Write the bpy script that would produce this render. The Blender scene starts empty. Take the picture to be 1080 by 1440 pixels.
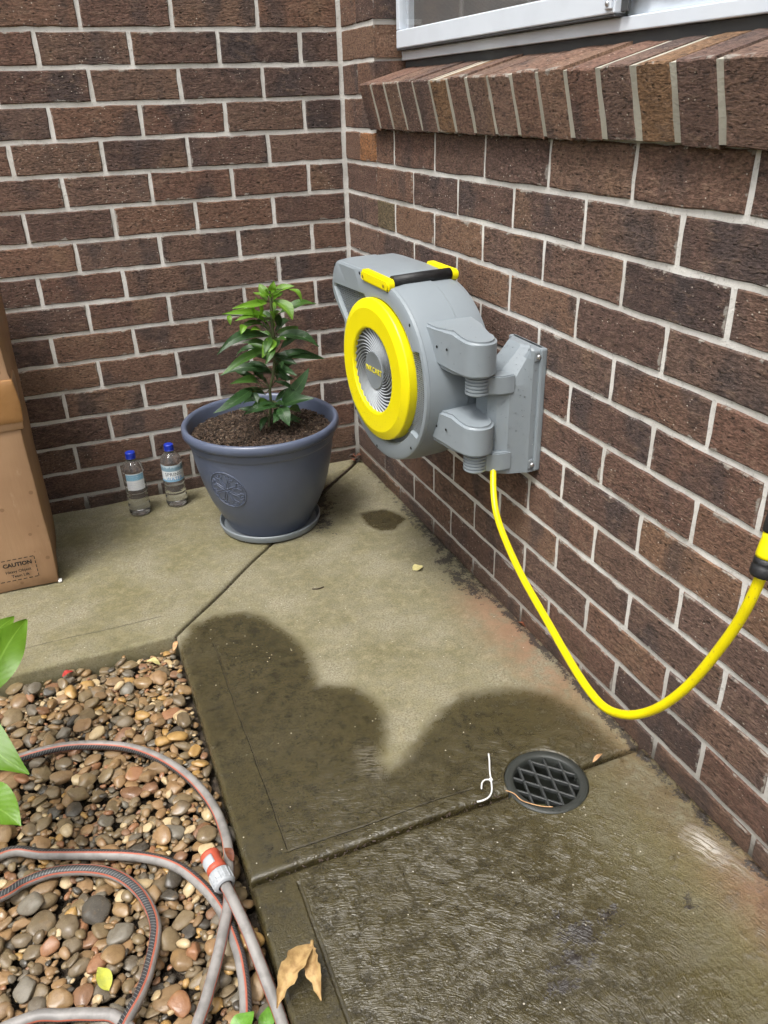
import bpy, bmesh, math, random
import numpy as np
from mathutils import Vector, Matrix, noise as mnoise

# ------------------------------------------------------------------ camera, sky, sun, exposure
scene = bpy.context.scene
COL = scene.collection
R_ = math.radians
cam_d = bpy.data.cameras.new('camera'); cam = bpy.data.objects.new('camera', cam_d); COL.objects.link(cam)
cam_d.sensor_fit = 'HORIZONTAL'; cam_d.sensor_width = 36.0
cam_d.lens = 36.0 * 1116.38 / 1080.0
cam_d.clip_start = 0.05; cam_d.clip_end = 800
CAMP = Vector((-0.86468, -2.41224, 1.11089))
right = Vector((0.92489346, -0.37934145, -0.02592569))
down = Vector((-0.19603207, -0.41731039, -0.88736884))
fwd = Vector((0.32579673, 0.82580391, -0.46033074))
m = Matrix.Identity(4)
for i in range(3):
    m[i][0] = right[i]; m[i][1] = -down[i]; m[i][2] = -fwd[i]; m[i][3] = CAMP[i]
cam.matrix_world = m
scene.camera = cam

SUN_EL, SUN_AZ = 66.0, 234.0      # azimuth: compass angle of the sun, 0 = +Y, clockwise
world = bpy.data.worlds.new('World'); scene.world = world; world.use_nodes = True
wn = world.node_tree; wn.nodes.clear()
wo = wn.nodes.new('ShaderNodeOutputWorld'); bg = wn.nodes.new('ShaderNodeBackground')
sky = wn.nodes.new('ShaderNodeTexSky'); sky.sky_type = 'NISHITA'; sky.sun_disc = False
sky.sun_elevation = R_(SUN_EL); sky.sun_rotation = R_(SUN_AZ)
sky.air_density = 1.0; sky.dust_density = 6.0; sky.ozone_density = 1.0
hsv = wn.nodes.new('ShaderNodeHueSaturation'); hsv.inputs['Saturation'].default_value = 0.22
wn.links.new(sky.outputs[0], hsv.inputs['Color']); wn.links.new(hsv.outputs[0], bg.inputs['Color'])
bg.inputs['Strength'].default_value = 0.125
wn.links.new(bg.outputs[0], wo.inputs[0])
sun_d = bpy.data.lights.new('sun', 'SUN'); sun = bpy.data.objects.new('sun', sun_d); COL.objects.link(sun)
sun_d.energy = 1.5; sun_d.angle = R_(18); sun_d.color = (1.0, 0.97, 0.92)
az, el = R_(SUN_AZ), R_(SUN_EL)
sdir = Vector((math.sin(az) * math.cos(el), math.cos(az) * math.cos(el), math.sin(el)))
sun.rotation_euler = (-sdir).to_track_quat('-Z', 'Y').to_euler()
vs = scene.view_settings
vs.view_transform = 'Standard'; vs.look = 'None'; vs.gamma = 1.0; vs.use_curve_mapping = False
vs.exposure = 0.85

cy = scene.cycles
cy.use_adaptive_sampling = True; cy.adaptive_threshold = 0.035; cy.adaptive_min_samples = 12; cy.use_denoising = True
cy.max_bounces = 7; cy.diffuse_bounces = 2; cy.glossy_bounces = 2; cy.transmission_bounces = 6; cy.transparent_max_bounces = 8; cy.caustics_reflective = False; cy.caustics_refractive = False
random.seed(7); rng = np.random.default_rng(7)

# ------------------------------------------------------------------ helpers: objects
def mesh_of(bm, name, smooth=False):
    me = bpy.data.meshes.new(name)
    bm.normal_update(); bm.to_mesh(me); bm.free()
    if smooth:
        for p in me.polygons: p.use_smooth = True
    return me

def obj(name, me, mat=None, parent=None, loc=None, rot=None, scale=None):
    o = bpy.data.objects.new(name, me); COL.objects.link(o)
    if mat is not None and me is not None and not me.materials: me.materials.append(mat)
    if parent is not None: o.parent = parent
    if loc is not None: o.location = loc
    if rot is not None: o.rotation_euler = rot
    if scale is not None: o.scale = scale
    return o

def thing(name, label, cat, loc=(0, 0, 0), rotz=0.0, group=None):
    o = bpy.data.objects.new(name, None); COL.objects.link(o)
    o.empty_display_size = 0.05
    o.location = loc; o.rotation_euler = (0, 0, rotz)
    o['label'] = label; o['category'] = cat
    if group: o['group'] = group
    return o

def tag(o, label, cat, group=None):
    o['label'] = label; o['category'] = cat
    if group: o['group'] = group
    return o

def structure(o): o['kind'] = 'structure'; return o

def pydata(name, v, f, mat=None, parent=None, smooth=False, uv=None, **k):
    me = bpy.data.meshes.new(name); me.from_pydata([tuple(a) for a in v], [], [tuple(a) for a in f]); me.update()
    if smooth:
        for p in me.polygons: p.use_smooth = True
    return obj(name, me, mat, parent, **k)

def box_bm(x0, x1, y0, y1, z0, z1, bev=0.0, seg=2, bm=None):
    b = bmesh.new()
    bmesh.ops.create_cube(b, size=1)
    for v in b.verts:
        v.co = Vector(((x0 + x1) / 2 + v.co.x * (x1 - x0), (y0 + y1) / 2 + v.co.y * (y1 - y0), (z0 + z1) / 2 + v.co.z * (z1 - z0)))
    if bev: bmesh.ops.bevel(b, geom=b.edges[:], offset=bev, segments=seg, affect='EDGES', profile=0.5)
    if bm is None: return b
    me = bpy.data.meshes.new('t'); b.to_mesh(me); b.free(); bm.from_mesh(me); bpy.data.meshes.remove(me)
    return bm

def lathe(profile, seg=64, axis='Z', close=False):
    """profile: list of (r, h)."""
    v, f = [], []
    for r, h in profile:
        for k in range(seg):
            a = 2 * math.pi * k / seg
            if axis == 'Z': v.append((r * math.cos(a), r * math.sin(a), h))
            else: v.append((r * math.cos(a), h, r * math.sin(a)))
    n = len(profile)
    for i in range(n - 1):
        for k in range(seg):
            k2 = (k + 1) % seg
            q = (i * seg + k, i * seg + k2, (i + 1) * seg + k2, (i + 1) * seg + k)
            f.append(q if axis == 'Z' else q[::-1])
    return v, f

def catmull(pts, step):
    pts = [Vector(p) for p in pts]
    P = [pts[0] * 2 - pts[1]] + pts + [pts[-1] * 2 - pts[-2]]
    out = []
    for i in range(1, len(P) - 2):
        a, b, c, d = P[i - 1], P[i], P[i + 1], P[i + 2]
        n = max(1, int((c - b).length / step))
        for k in range(n):
            t = k / n
            out.append(0.5 * ((2 * b) + (c - a) * t + (2 * a - 5 * b + 4 * c - d) * t * t + (3 * b - a - 3 * c + d) * t ** 3))
    out.append(pts[-1]); return out

def tube(pts, r, seg=12, cap=True, twist=None, radii=None):
    """sweep; returns mesh with UV (u = angle, v = length)"""
    pts = [Vector(p) for p in pts]; n = len(pts)
    T = [(pts[min(i + 1, n - 1)] - pts[max(i - 1, 0)]).normalized() for i in range(n)]
    up = Vector((0, 0, 1))
    N = up - T[0] * up.dot(T[0])
    if N.length < 1e-3: N = Vector((1, 0, 0)) - T[0] * T[0].x
    N.normalize()
    v, f, uvs, L = [], [], [], 0.0
    Ls = []
    for i in range(n):
        if i: L += (pts[i] - pts[i - 1]).length
        Ls.append(L)
        N = (N - T[i] * N.dot(T[i])).normalized(); B = T[i].cross(N)
        tw = twist[i] if twist is not None else 0
        rr = radii[i] if radii is not None else r
        for k in range(seg):
            a = 2 * math.pi * k / seg + tw
            v.append(pts[i] + (N * math.cos(a) + B * math.sin(a)) * rr)
    me = bpy.data.meshes.new('tube')
    fuv = []
    for i in range(n - 1):
        for k in range(seg):
            k2 = (k + 1) % seg
            f.append((i * seg + k, i * seg + k2, (i + 1) * seg + k2, (i + 1) * seg + k))
            u0, u1 = k / seg, (k + 1) / seg
            fuv += [(u0, Ls[i]), (u1, Ls[i]), (u1, Ls[i + 1]), (u0, Ls[i + 1])]
    if cap:
        f.append(tuple(range(seg))[::-1]); fuv += [(0, 0)] * seg
        f.append(tuple((n - 1) * seg + k for k in range(seg))); fuv += [(0, 0)] * seg
    me.from_pydata([tuple(a) for a in v], [], f)
    ul = me.uv_layers.new(name='UVMap')
    ul.data.foreach_set('uv', [c for p in fuv for c in p])
    for p in me.polygons: p.use_smooth = len(p.vertices) == 4
    me.update(); return me

def join_meshes(parts, name, smooth=False):
    bm = bmesh.new()
    for me, mw in parts:
        n0 = len(bm.verts); bm.from_mesh(me); bm.verts.ensure_lookup_table()
        if mw is not None: bmesh.ops.transform(bm, matrix=mw, verts=bm.verts[n0:])
    return mesh_of(bm, name, smooth)

# ------------------------------------------------------------------ helpers: materials
class NT:
    def __init__(s, name):
        s.m = bpy.data.materials.new(name); s.m.use_nodes = True; s.t = s.m.node_tree
        s.b = s.t.nodes['Principled BSDF']; s.o = s.t.nodes['Material Output']
    def n(s, typ, **k):
        nd = s.t.nodes.new(typ)
        for a, b in k.items(): setattr(nd, a, b)
        return nd
    def put(s, sock, v):
        if v is None: return
        if isinstance(v, bpy.types.NodeSocket): s.t.links.new(v, sock)
        else:
            if hasattr(sock.default_value, '__len__') and not isinstance(v, str):
                v = tuple(v) if hasattr(v, '__len__') else (v,) * len(sock.default_value)
                if len(v) == 3 and len(sock.default_value) == 4: v = v + (1.0,)
            sock.default_value = v
    def math(s, op, a, b=None, c=None, clamp=False):
        nd = s.n('ShaderNodeMath', operation=op, use_clamp=clamp)
        for i, v in enumerate((a, b, c)):
            if v is not None: s.put(nd.inputs[i], v)
        return nd.outputs[0]
    def vmath(s, op, a, b=None):
        nd = s.n('ShaderNodeVectorMath', operation=op)
        s.put(nd.inputs[0], a)
        if b is not None: s.put(nd.inputs[1], b)
        return nd.outputs['Value'] if op in ('LENGTH', 'DOT_PRODUCT') else nd.outputs[0]
    def mix(s, f, a, b, blend='MIX'):
        nd = s.n('ShaderNodeMix', data_type='RGBA', blend_type=blend)
        s.put(nd.inputs[0], f); s.put(nd.inputs[6], a); s.put(nd.inputs[7], b); return nd.outputs[2]
    def noise(s, vec, scale, detail=3, rough=0.55, dist=0.0, out=0):
        nd = s.n('ShaderNodeTexNoise')
        if vec is not None: s.put(nd.inputs['Vector'], vec)
        nd.inputs['Scale'].default_value = scale; nd.inputs['Detail'].default_value = detail
        nd.inputs['Roughness'].default_value = rough; nd.inputs['Distortion'].default_value = dist
        return nd.outputs[out]
    def voronoi(s, vec, scale, feature='F1', out='Distance', rand=1.0):
        nd = s.n('ShaderNodeTexVoronoi', feature=feature)
        s.put(nd.inputs['Vector'], vec); nd.inputs['Scale'].default_value = scale
        nd.inputs['Randomness'].default_value = rand
        return nd.outputs[out]
    def voro2(s, vec, scale):
        nd = s.n('ShaderNodeTexVoronoi'); s.put(nd.inputs['Vector'], vec); nd.inputs['Scale'].default_value = scale
        return nd.outputs['Distance'], s.xyz(nd.outputs['Color'])
    def ramp(s, f, stops, interp='LINEAR'):
        nd = s.n('ShaderNodeValToRGB'); cr = nd.color_ramp; cr.interpolation = interp
        while len(cr.elements) < len(stops): cr.elements.new(0.5)
        for e, (p, c) in zip(cr.elements, stops):
            e.position = p
            e.color = (c, c, c, 1) if not hasattr(c, '__len__') else (*c, 1)
        s.put(nd.inputs[0], f); return nd.outputs[0]
    def step(s, f, a, b):       # smooth 0..1 between a and b
        nd = s.n('ShaderNodeMapRange', interpolation_type='SMOOTHSTEP')
        s.put(nd.inputs[0], f); nd.inputs[1].default_value = a; nd.inputs[2].default_value = b
        return nd.outputs[0]
    def coord(s, which='Object'): return s.n('ShaderNodeTexCoord').outputs[which]
    def mapping(s, vec, scale=(1, 1, 1), loc=(0, 0, 0), rot=(0, 0, 0)):
        nd = s.n('ShaderNodeMapping'); s.put(nd.inputs['Vector'], vec)
        nd.inputs['Scale'].default_value = scale; nd.inputs['Location'].default_value = loc; nd.inputs['Rotation'].default_value = rot
        return nd.outputs[0]
    def rand(s): return s.n('ShaderNodeObjectInfo').outputs['Random']
    def island(s): return s.n('ShaderNodeNewGeometry').outputs['Random Per Island']
    def pos(s): return s.n('ShaderNodeNewGeometry').outputs['Position']
    def attr(s, name): return s.n('ShaderNodeAttribute', attribute_name=name).outputs['Fac']
    def xyz(s, v):
        nd = s.n('ShaderNodeSeparateXYZ'); s.put(nd.inputs[0], v); return nd.outputs
    def comb(s, x, y, z=0.0):
        nd = s.n('ShaderNodeCombineXYZ')
        for i, v in enumerate((x, y, z)): s.put(nd.inputs[i], v)
        return nd.outputs[0]
    def bump(s, h, strength=0.5, dist=0.002, normal=None):
        nd = s.n('ShaderNodeBump'); s.put(nd.inputs['Height'], h); nd.inputs['Strength'].default_value = strength
        nd.inputs['Distance'].default_value = dist
        if normal is not None: s.put(nd.inputs['Normal'], normal)
        return nd.outputs[0]
    def done(s, color=None, rough=None, normal=None, **k):
        if color is not None: s.put(s.b.inputs['Base Color'], color)
        if rough is not None: s.put(s.b.inputs['Roughness'], rough)
        if normal is not None: s.put(s.b.inputs['Normal'], normal)
        for a, b in k.items(): s.put(s.b.inputs[a.replace('_', ' ')], b)
        return s.m

def brick_material(name, tint=None, lift=1.0):
    n = NT(name)
    oc = n.coord('Object'); r = n.rand()
    off = n.comb(n.math('MULTIPLY', r, 37.0), n.math('MULTIPLY', r, 91.0), n.math('MULTIPLY', r, 13.0))
    p = n.vmath('ADD', oc, off)
    r2 = n.math('FRACT', n.math('MULTIPLY', r, 23.7))
    big = n.noise(n.mapping(p, (1, 1, .55)), 8.5, 2, 0.5)
    mid = n.noise(n.mapping(p, (.6, 1, 1.5)), 48.0, 3, 0.7)
    fine = n.noise(n.mapping(p, (0.5, 1, 1.25)), 230.0, 3, 0.75)
    base = n.ramp(r, [(0.0, tuple(lift * q for q in (0.072, 0.048, 0.042))), (0.15, tuple(lift * q for q in (0.146, 0.080, 0.057))), (0.32, tuple(lift * q for q in (0.102, 0.064, 0.052))), (0.5, tuple(lift * q for q in (0.165, 0.092, 0.062))), (0.68, tuple(lift * q for q in (0.114, 0.073, 0.058))), (0.85, tuple(lift * q for q in (0.190, 0.110, 0.070))), (1.0, tuple(lift * q for q in (0.124, 0.080, 0.067)))])
    if tint: base = n.mix(1.0, base, tint)
    c = n.mix(n.math('MULTIPLY', n.step(big, 0.52, 0.66), 0.62 if not tint else 0.1), base, (0.050, 0.042, 0.043))
    c = n.mix(n.math('MULTIPLY', n.math('MULTIPLY', n.step(big, 0.44, 0.30), n.step(r2, .2, .9)), 0.62 if not tint else 0.2), c, (0.185, 0.112, 0.070) if not tint else tint)
    c = n.mix(n.math('MULTIPLY', n.step(mid, 0.50, 0.74), .55), c, (0.20, 0.135, 0.095))
    c = n.mix(n.math('MULTIPLY', n.step(mid, 0.46, 0.30), .60), c, (0.032, 0.024, 0.020))
    c = n.mix(0.85, c, n.mix(1.0, c, n.ramp(fine, [(0.28, 0.12), (0.5, 0.5), (0.72, 1.0)]), 'OVERLAY'))
    # torn pits and pale inclusions
    v1, k1 = n.voro2(n.mapping(p, (.55, 1, 1.25)), 150.0)
    pit = n.math('MULTIPLY', n.step(n.math('ADD', v1, n.math('MULTIPLY', fine, .55)), 0.66, 0.42), n.step(k1[0], 0.70, 0.80))
    v2, k2 = n.voro2(n.mapping(p, (.8, 1, 1.1)), 190.0)
    spk = n.math('MULTIPLY', n.step(n.math('ADD', v2, n.math('MULTIPLY', fine, .4)), 0.50, 0.40), n.step(k2[1], 0.955, 0.965))
    c = n.mix(n.math('MULTIPLY', pit, 0.62), c, (0.022, 0.016, 0.013))
    c = n.mix(n.math('MULTIPLY', spk, n.math('ADD', .35, n.math('MULTIPLY', k2[2], .5))), c, (0.60, 0.53, 0.44))
    g = n.xyz(n.coord('Generated'))
    ex = n.math('MULTIPLY', n.math('SUBTRACT', .5, n.math('ABSOLUTE', n.math('SUBTRACT', g[0], .5))), 2.9)
    ez = n.math('SUBTRACT', .5, n.math('ABSOLUTE', n.math('SUBTRACT', g[2], .5)))
    ed = n.math('MINIMUM', ex, ez)
    smear = n.math('MULTIPLY', n.step(n.math('SUBTRACT', ed, n.math('MULTIPLY', n.math('SUBTRACT', n.noise(p, 24.0, 4, .7), .53), .62)), .030, -.02), n.math('MULTIPLY', n.step(g[1], .07, .04), .70))
    c = n.mix(smear, c, (.36, .34, .30))
    # damp lower courses and soil splash near the ground (rough edged stain)
    z = n.xyz(n.pos())[2]
    damp = n.step(n.math('ADD', z, n.math('ADD', n.math('MULTIPLY', big, 0.10), n.math('MULTIPLY', mid, .05))), 0.21, 0.05)
    c = n.mix(n.math('MULTIPLY', damp, 0.5), c, (0.034, 0.026, 0.019))
    h = n.math('SUBTRACT', n.math('ADD', n.math('MULTIPLY', fine, 1.1), n.math('MULTIPLY', mid, 0.9)), n.math('MULTIPLY', pit, 0.9))
    return n.done(c, n.math('SUBTRACT', 0.86, n.math('MULTIPLY', damp, 0.2)), n.bump(h, 0.9, 0.0034), **{'Specular_IOR_Level': 0.35})

def mortar_material(name='mortar', ca=(0.76, 0.74, 0.70), cb=(0.58, 0.56, 0.52)):
    n = NT(name); p = n.pos()
    a = n.noise(p, 9.0, 3); b = n.noise(p, 170.0, 3, 0.7); z = n.xyz(p)[2]
    c = n.mix(n.step(a, 0.35, 0.7), ca, cb)
    c = n.mix(n.math('MULTIPLY', n.step(b, 0.52, 0.75), .7), c, (0.38, 0.36, 0.32))
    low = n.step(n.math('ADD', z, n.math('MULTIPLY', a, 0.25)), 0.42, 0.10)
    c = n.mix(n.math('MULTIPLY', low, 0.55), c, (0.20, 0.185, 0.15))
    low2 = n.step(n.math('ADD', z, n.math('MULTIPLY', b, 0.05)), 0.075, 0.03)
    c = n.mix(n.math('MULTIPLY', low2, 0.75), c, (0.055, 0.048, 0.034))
    return n.done(c, 0.92, n.bump(n.math('ADD', b, n.math('MULTIPLY', a, 2.0)), 0.7, 0.0025))

def far_brick_material():
    n = NT('brickwork_far')
    p = n.xyz(n.pos()); v = n.comb(n.math('ADD', p[0], p[1]), n.math('SUBTRACT', p[2], 0.045))
    t = n.n('ShaderNodeTexBrick'); n.put(t.inputs['Vector'], v)
    t.inputs['Scale'].default_value = 1.0; t.inputs['Brick Width'].default_value = 0.24; t.inputs['Row Height'].default_value = 0.0828
    t.inputs['Mortar Size'].default_value = 0.005
    t.inputs['Color1'].default_value = (0.10, 0.062, 0.048, 1); t.inputs['Color2'].default_value = (0.06, 0.044, 0.038, 1)
    t.inputs['Mortar'].default_value = (0.5, 0.48, 0.44, 1)
    return n.done(t.outputs[0], 0.9)

def concrete_material(name, soft=0.0):
    n = NT(name); P = n.pos(); p = n.xyz(P)
    wet0 = n.attr('wet'); red = n.attr('red'); dirt = n.attr('dirt'); white = n.attr('white'); alg = n.attr('algae')
    n1 = n.noise(P, 6.0, 4, 0.65); n2 = n.noise(P, 38.0, 4, 0.7); n3 = n.noise(P, 250.0, 3, 0.75)
    # sweeping float strokes: short arcs about a point on the lower left
    dx = n.math('ADD', p[0], 0.74); dy = n.math('ADD', p[1], 2.05)
    rr = n.math('SQRT', n.math('ADD', n.math('MULTIPLY', dx, dx), n.math('MULTIPLY', dy, dy)))
    th = n.math('ARCTAN2', dy, dx)
    rw = n.math('ADD', rr, n.math('MULTIPLY', n1, 0.05))
    pol = n.comb(n.math('MULTIPLY', rw, 470.0), n.math('MULTIPLY', th, 11.0), 0.0)
    brush = n.noise(pol, 1.0, 2, 0.6)
    wet = n.step(n.math('ADD', wet0, n.math('ADD', n.math('MULTIPLY', n.math('SUBTRACT', n2, 0.5), 0.9), n.math('MULTIPLY', n.math('SUBTRACT', n3, 0.5), 0.55))), 0.24, 0.80)
    dry = n.mix(n.step(n1, 0.3, 0.7), (0.248, 0.226, 0.152), (0.152, 0.138, 0.084))
    dry = n.mix(n.math('MULTIPLY', n.step(n2, 0.46, 0.75), 0.65), dry, (0.335, 0.300, 0.215))
    dry = n.mix(n.math('MULTIPLY', n.step(n3, 0.54, 0.36), 0.70), dry, (0.095, 0.080, 0.052))
    dry = n.mix(n.math('MULTIPLY', n.step(n3, 0.56, 0.74), 0.45), dry, (0.46, 0.42, 0.33))
    algc = n.mix(n.step(n2, 0.3, 0.7), (0.135, 0.116, 0.036), (0.215, 0.185, 0.070))
    c = n.mix(n.math('MULTIPLY', alg, n.step(n.math('ADD', n1, n.math('MULTIPLY', n2, 0.5)), 0.5, 0.95)), dry, algc)
    rm = n.math('MULTIPLY', red, n.step(n.math('ADD', n1, n2), 0.70, 1.2))
    c = n.mix(rm, c, (0.26, 0.145, 0.085))
    wm = n.math('MULTIPLY', white, n.step(n.math('ADD', brush, n.math('MULTIPLY', n2, 0.5)), 0.66, 0.88))
    # wet colour = same concrete, darkened by soaking
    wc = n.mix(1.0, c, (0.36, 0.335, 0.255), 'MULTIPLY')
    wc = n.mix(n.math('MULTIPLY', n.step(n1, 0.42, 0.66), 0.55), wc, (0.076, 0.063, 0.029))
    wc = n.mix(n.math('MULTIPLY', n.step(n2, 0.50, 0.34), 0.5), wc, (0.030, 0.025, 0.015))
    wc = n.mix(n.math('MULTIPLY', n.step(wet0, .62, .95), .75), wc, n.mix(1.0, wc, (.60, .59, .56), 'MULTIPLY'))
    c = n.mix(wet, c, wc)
    c = n.mix(wm, c, (0.62, 0.58, 0.52))
    dm = n.math('MULTIPLY', n.step(n.math('ADD', dirt, n.math('ADD', n.math('MULTIPLY', n.math('SUBTRACT', n2, 0.5), 2.2), n.math('MULTIPLY', n.math('SUBTRACT', n3, 0.5), 1.6))), 0.55, 0.80), 0.88)
    c = n.mix(dm, c, (0.020, 0.016, 0.015))
    spv, spc = n.voro2(P, 130.0)
    sp = n.math('MULTIPLY', n.step(n.math('ADD', spv, n.math('MULTIPLY', n3, .3)), 0.36, 0.26), n.step(spc[0], 0.965, 0.975))
    c = n.mix(n.math('MULTIPLY', sp, 0.8), c, (0.60, 0.55, 0.45))
    # tooled lines of the edging trowel
    def line(coord, val, w, other, lo, hi):
        d = n.math('ABSOLUTE', n.math('SUBTRACT', n.math('ADD', coord, n.math('MULTIPLY', n.math('SUBTRACT', n1, 0.5), 0.008)), val))
        a = n.step(d, w, w * 0.3)
        b = n.math('MULTIPLY', n.step(other, lo - .01, lo), n.step(other, hi + .01, hi))
        return n.math('MULTIPLY', a, b)
    l = line(p[0], -0.690, 0.0028, p[1], -1.489, -0.87)
    l = n.math('MAXIMUM', l, line(p[1], -1.491, 0.0028, p[0], -0.69, -0.35))
    ls = line(p[0], -0.693, 0.0045, p[1], -3.0, -1.562)
    l3 = line(p[1], -0.702, 0.0025, p[0], -1.25, -0.79)
    groove = n.math('MAXIMUM', n.math('MAXIMUM', l, ls), l3)
    # smooth margin between line and edge
    margin = n.math('MAXIMUM', n.step(p[0], -0.684, -0.694), 0.0)
    margin = n.math('MULTIPLY', margin, n.step(p[1], -0.80, -0.82))
    ba = n.math('SUBTRACT', 1.0, n.math('MULTIPLY', margin, 0.85))
    hb = n.math('MULTIPLY', n.math('MULTIPLY', n.math('MULTIPLY', brush, ba), n.step(n2, .30, .66)), n.math('ADD', 0.15, n.math('MULTIPLY', n.attr('broom'), 0.72)))
    h = n.math('ADD', hb, n.math('ADD', n.math('MULTIPLY', n3, 0.48), n.math('MULTIPLY', n2, 0.12)))
    h = n.math('SUBTRACT', h, n.math('MULTIPLY', groove, 0.9))
    c = n.mix(n.math('MULTIPLY', groove, 0.35), c, (0.05, 0.045, 0.035))
    rough = n.math('SUBTRACT', 0.90, n.math('MULTIPLY', wet, n.math('ADD', 0.50, n.math('MULTIPLY', n1, 0.34))))
    film = n.bump(n.math('ADD', h, n.math('MULTIPLY', hb, .7)), 0.62, 0.0030)
    return n.done(c, rough, n.bump(h, 0.8, 0.0032), **{'Coat_Weight': n.math('MULTIPLY', n.step(wet, .55, 1.0), n.math('ADD', .12, n.math('MULTIPLY', n.step(n1, .36, .66), .62))), 'Coat_Roughness': 0.11, 'Coat_Normal': film, 'Coat_IOR': 1.45})

def plastic(name, col, rough=0.4, grain=900.0, amt=0.12, spec=0.5, dirt=0.0):
    n = NT(name); p = n.coord('Object')
    g = n.noise(p, grain, 2); b = n.noise(p, 12.0, 3)
    c = n.mix(n.math('MULTIPLY', n.step(b, 0.4, 0.7), 0.25), col, tuple(x * 0.82 for x in col))
    if dirt:
        d = n.step(n.noise(p, 30.0, 5, 0.7), 0.60, 0.74)
        c = n.mix(n.math('MULTIPLY', d, dirt), c, (0.06, 0.05, 0.04))
    return n.done(c, n.math('ADD', rough, n.math('MULTIPLY', b, 0.12)), n.bump(g, amt, 0.0006), **{'Specular_IOR_Level': spec})

M = {}
M['brick'] = brick_material('brick_brown')
M['brick_sill'] = brick_material('brick_sill', None, 1.22)
M['brick_orange'] = brick_material('brick_orange', (0.27, 0.125, 0.055))
M['brick_tan'] = brick_material('brick_tan', (0.20, 0.115, 0.062))
M['brick_olive'] = brick_material('brick_olive', (0.125, 0.095, 0.055))
M['mortar'] = mortar_material()
M['mortar_sill'] = mortar_material('mortar_sill', (.50, .475, .40), (.36, .34, .28))
M['far'] = far_brick_material()
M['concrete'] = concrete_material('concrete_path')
M['grey'] = plastic('grey_plastic', (0.245, 0.280, 0.305), 0.36)
M['silver'] = plastic('silver_plastic', (0.40, 0.43, 0.455), 0.3)
M['grey2'] = plastic('grey_plastic_panel', (0.19, 0.212, 0.228), 0.42)
M['yellow'] = plastic('yellow_plastic', (0.86, 0.74, 0.002), 0.35, amt=0.05)
M['black'] = plastic('black_rubber', (0.012, 0.012, 0.013), 0.5, 500, 0.3)
M['pot'] = plastic('blue_grey_pot', (0.098, 0.118, 0.175), 0.26, 60, 0.05, dirt=0.10)
M['saucer'] = plastic('grey_saucer', (0.21, 0.235, 0.255), 0.35, dirt=0.35)
M['white'] = plastic('white_plastic', (0.78, 0.77, 0.74), 0.4)
M['lgrey'] = plastic('pale_grey_plastic', (0.40, 0.42, 0.44), 0.4)
M['orange'] = plastic('orange_plastic', (0.45, 0.085, 0.045), 0.45)
M['cap'] = plastic('blue_cap', (0.010, 0.035, 0.40), 0.35)
M['iron'] = plastic('drain_iron', (0.030, 0.033, 0.029), 0.45, 250, 0.6, dirt=0.3)
M['bar'] = plastic('drain_bar', (0.045, 0.048, 0.047), 0.32, 250, 0.5, dirt=0.3)
M['darkhole'] = plastic('dark_recess', (0.006, 0.006, 0.006), 0.8)
M['steel'] = plastic('steel', (0.62, 0.62, 0.62), 0.3); M['steel'].node_tree.nodes['Principled BSDF'].inputs['Metallic'].default_value = 0.9
M['brass'] = plastic('brass', (0.55, 0.38, 0.14), 0.35); M['brass'].node_tree.nodes['Principled BSDF'].inputs['Metallic'].default_value = 0.9
M['alu'] = plastic('painted_aluminium', (0.72, 0.78, 0.85), 0.35, 300, 0.03)
M['seal'] = plastic('dark_seal', (0.055, 0.058, 0.06), 0.6)

# ------------------------------------------------------------------ ground sheet
def ground():
    n = NT('lawn_and_soil'); P = n.pos()
    a = n.noise(P, 3.0, 4); b = n.noise(P, 60.0, 3)
    c = n.mix(n.step(a, 0.4, 0.6), (0.07, 0.085, 0.03), (0.09, 0.08, 0.045))
    c = n.mix(n.step(b, 0.45, 0.7), c, (0.05, 0.06, 0.02))
    m_ = n.done(c, 0.95, n.bump(b, 0.8, 0.02))
    S = 400.0
    structure(pydata('ground', [(-S, -S, -0.13), (S, -S, -0.13), (S, S, -0.13), (-S, S, -0.13)], [(0, 1, 2, 3)], m_))
ground()

# ------------------------------------------------------------------ concrete path: three slabs
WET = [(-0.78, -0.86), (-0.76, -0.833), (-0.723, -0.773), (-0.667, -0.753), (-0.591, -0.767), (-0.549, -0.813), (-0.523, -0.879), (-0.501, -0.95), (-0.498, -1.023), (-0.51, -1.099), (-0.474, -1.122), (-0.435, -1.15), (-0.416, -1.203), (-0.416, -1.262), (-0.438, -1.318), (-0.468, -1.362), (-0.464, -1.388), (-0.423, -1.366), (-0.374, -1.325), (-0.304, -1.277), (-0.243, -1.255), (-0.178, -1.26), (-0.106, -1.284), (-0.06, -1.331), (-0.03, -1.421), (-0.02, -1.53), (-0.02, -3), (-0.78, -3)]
PUD = [(-0.15, -0.396), (-0.104, -0.397), (-0.071, -0.402), (-0.043, -0.446), (-0.033, -0.492), (-0.068, -0.515), (-0.091, -0.537), (-0.132, -0.523), (-0.157, -0.473)]
def sdist(px, py, poly):
    """signed distance (positive inside)"""
    d = np.full(px.shape, 1e9); ins = np.zeros(px.shape, bool); n = len(poly)
    for i in range(n):
        ax, ay = poly[i]; bx, by = poly[(i + 1) % n]
        ex, ey = bx - ax, by - ay
        t = np.clip(((px - ax) * ex + (py - ay) * ey) / (ex * ex + ey * ey), 0, 1)
        d = np.minimum(d, np.hypot(px - ax - t * ex, py - ay - t * ey))
        c = ((ay > py) != (by > py)) & (px < (bx - ax) * (py - ay) / (by - ay + 1e-12) + ax)
        ins ^= c
    return np.where(ins, d, -d)
def sm(x, a, b): t = np.clip((x - a) / (b - a), 0, 1); return t * t * (3 - 2 * t)
def blob(px, py, cx, cy, rx, ry): return np.clip(1.15 - np.hypot((px - cx) / rx, (py - cy) / ry), 0, 1)
DRX, DRY, DRR = -0.2105, -1.527, 0.077
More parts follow.
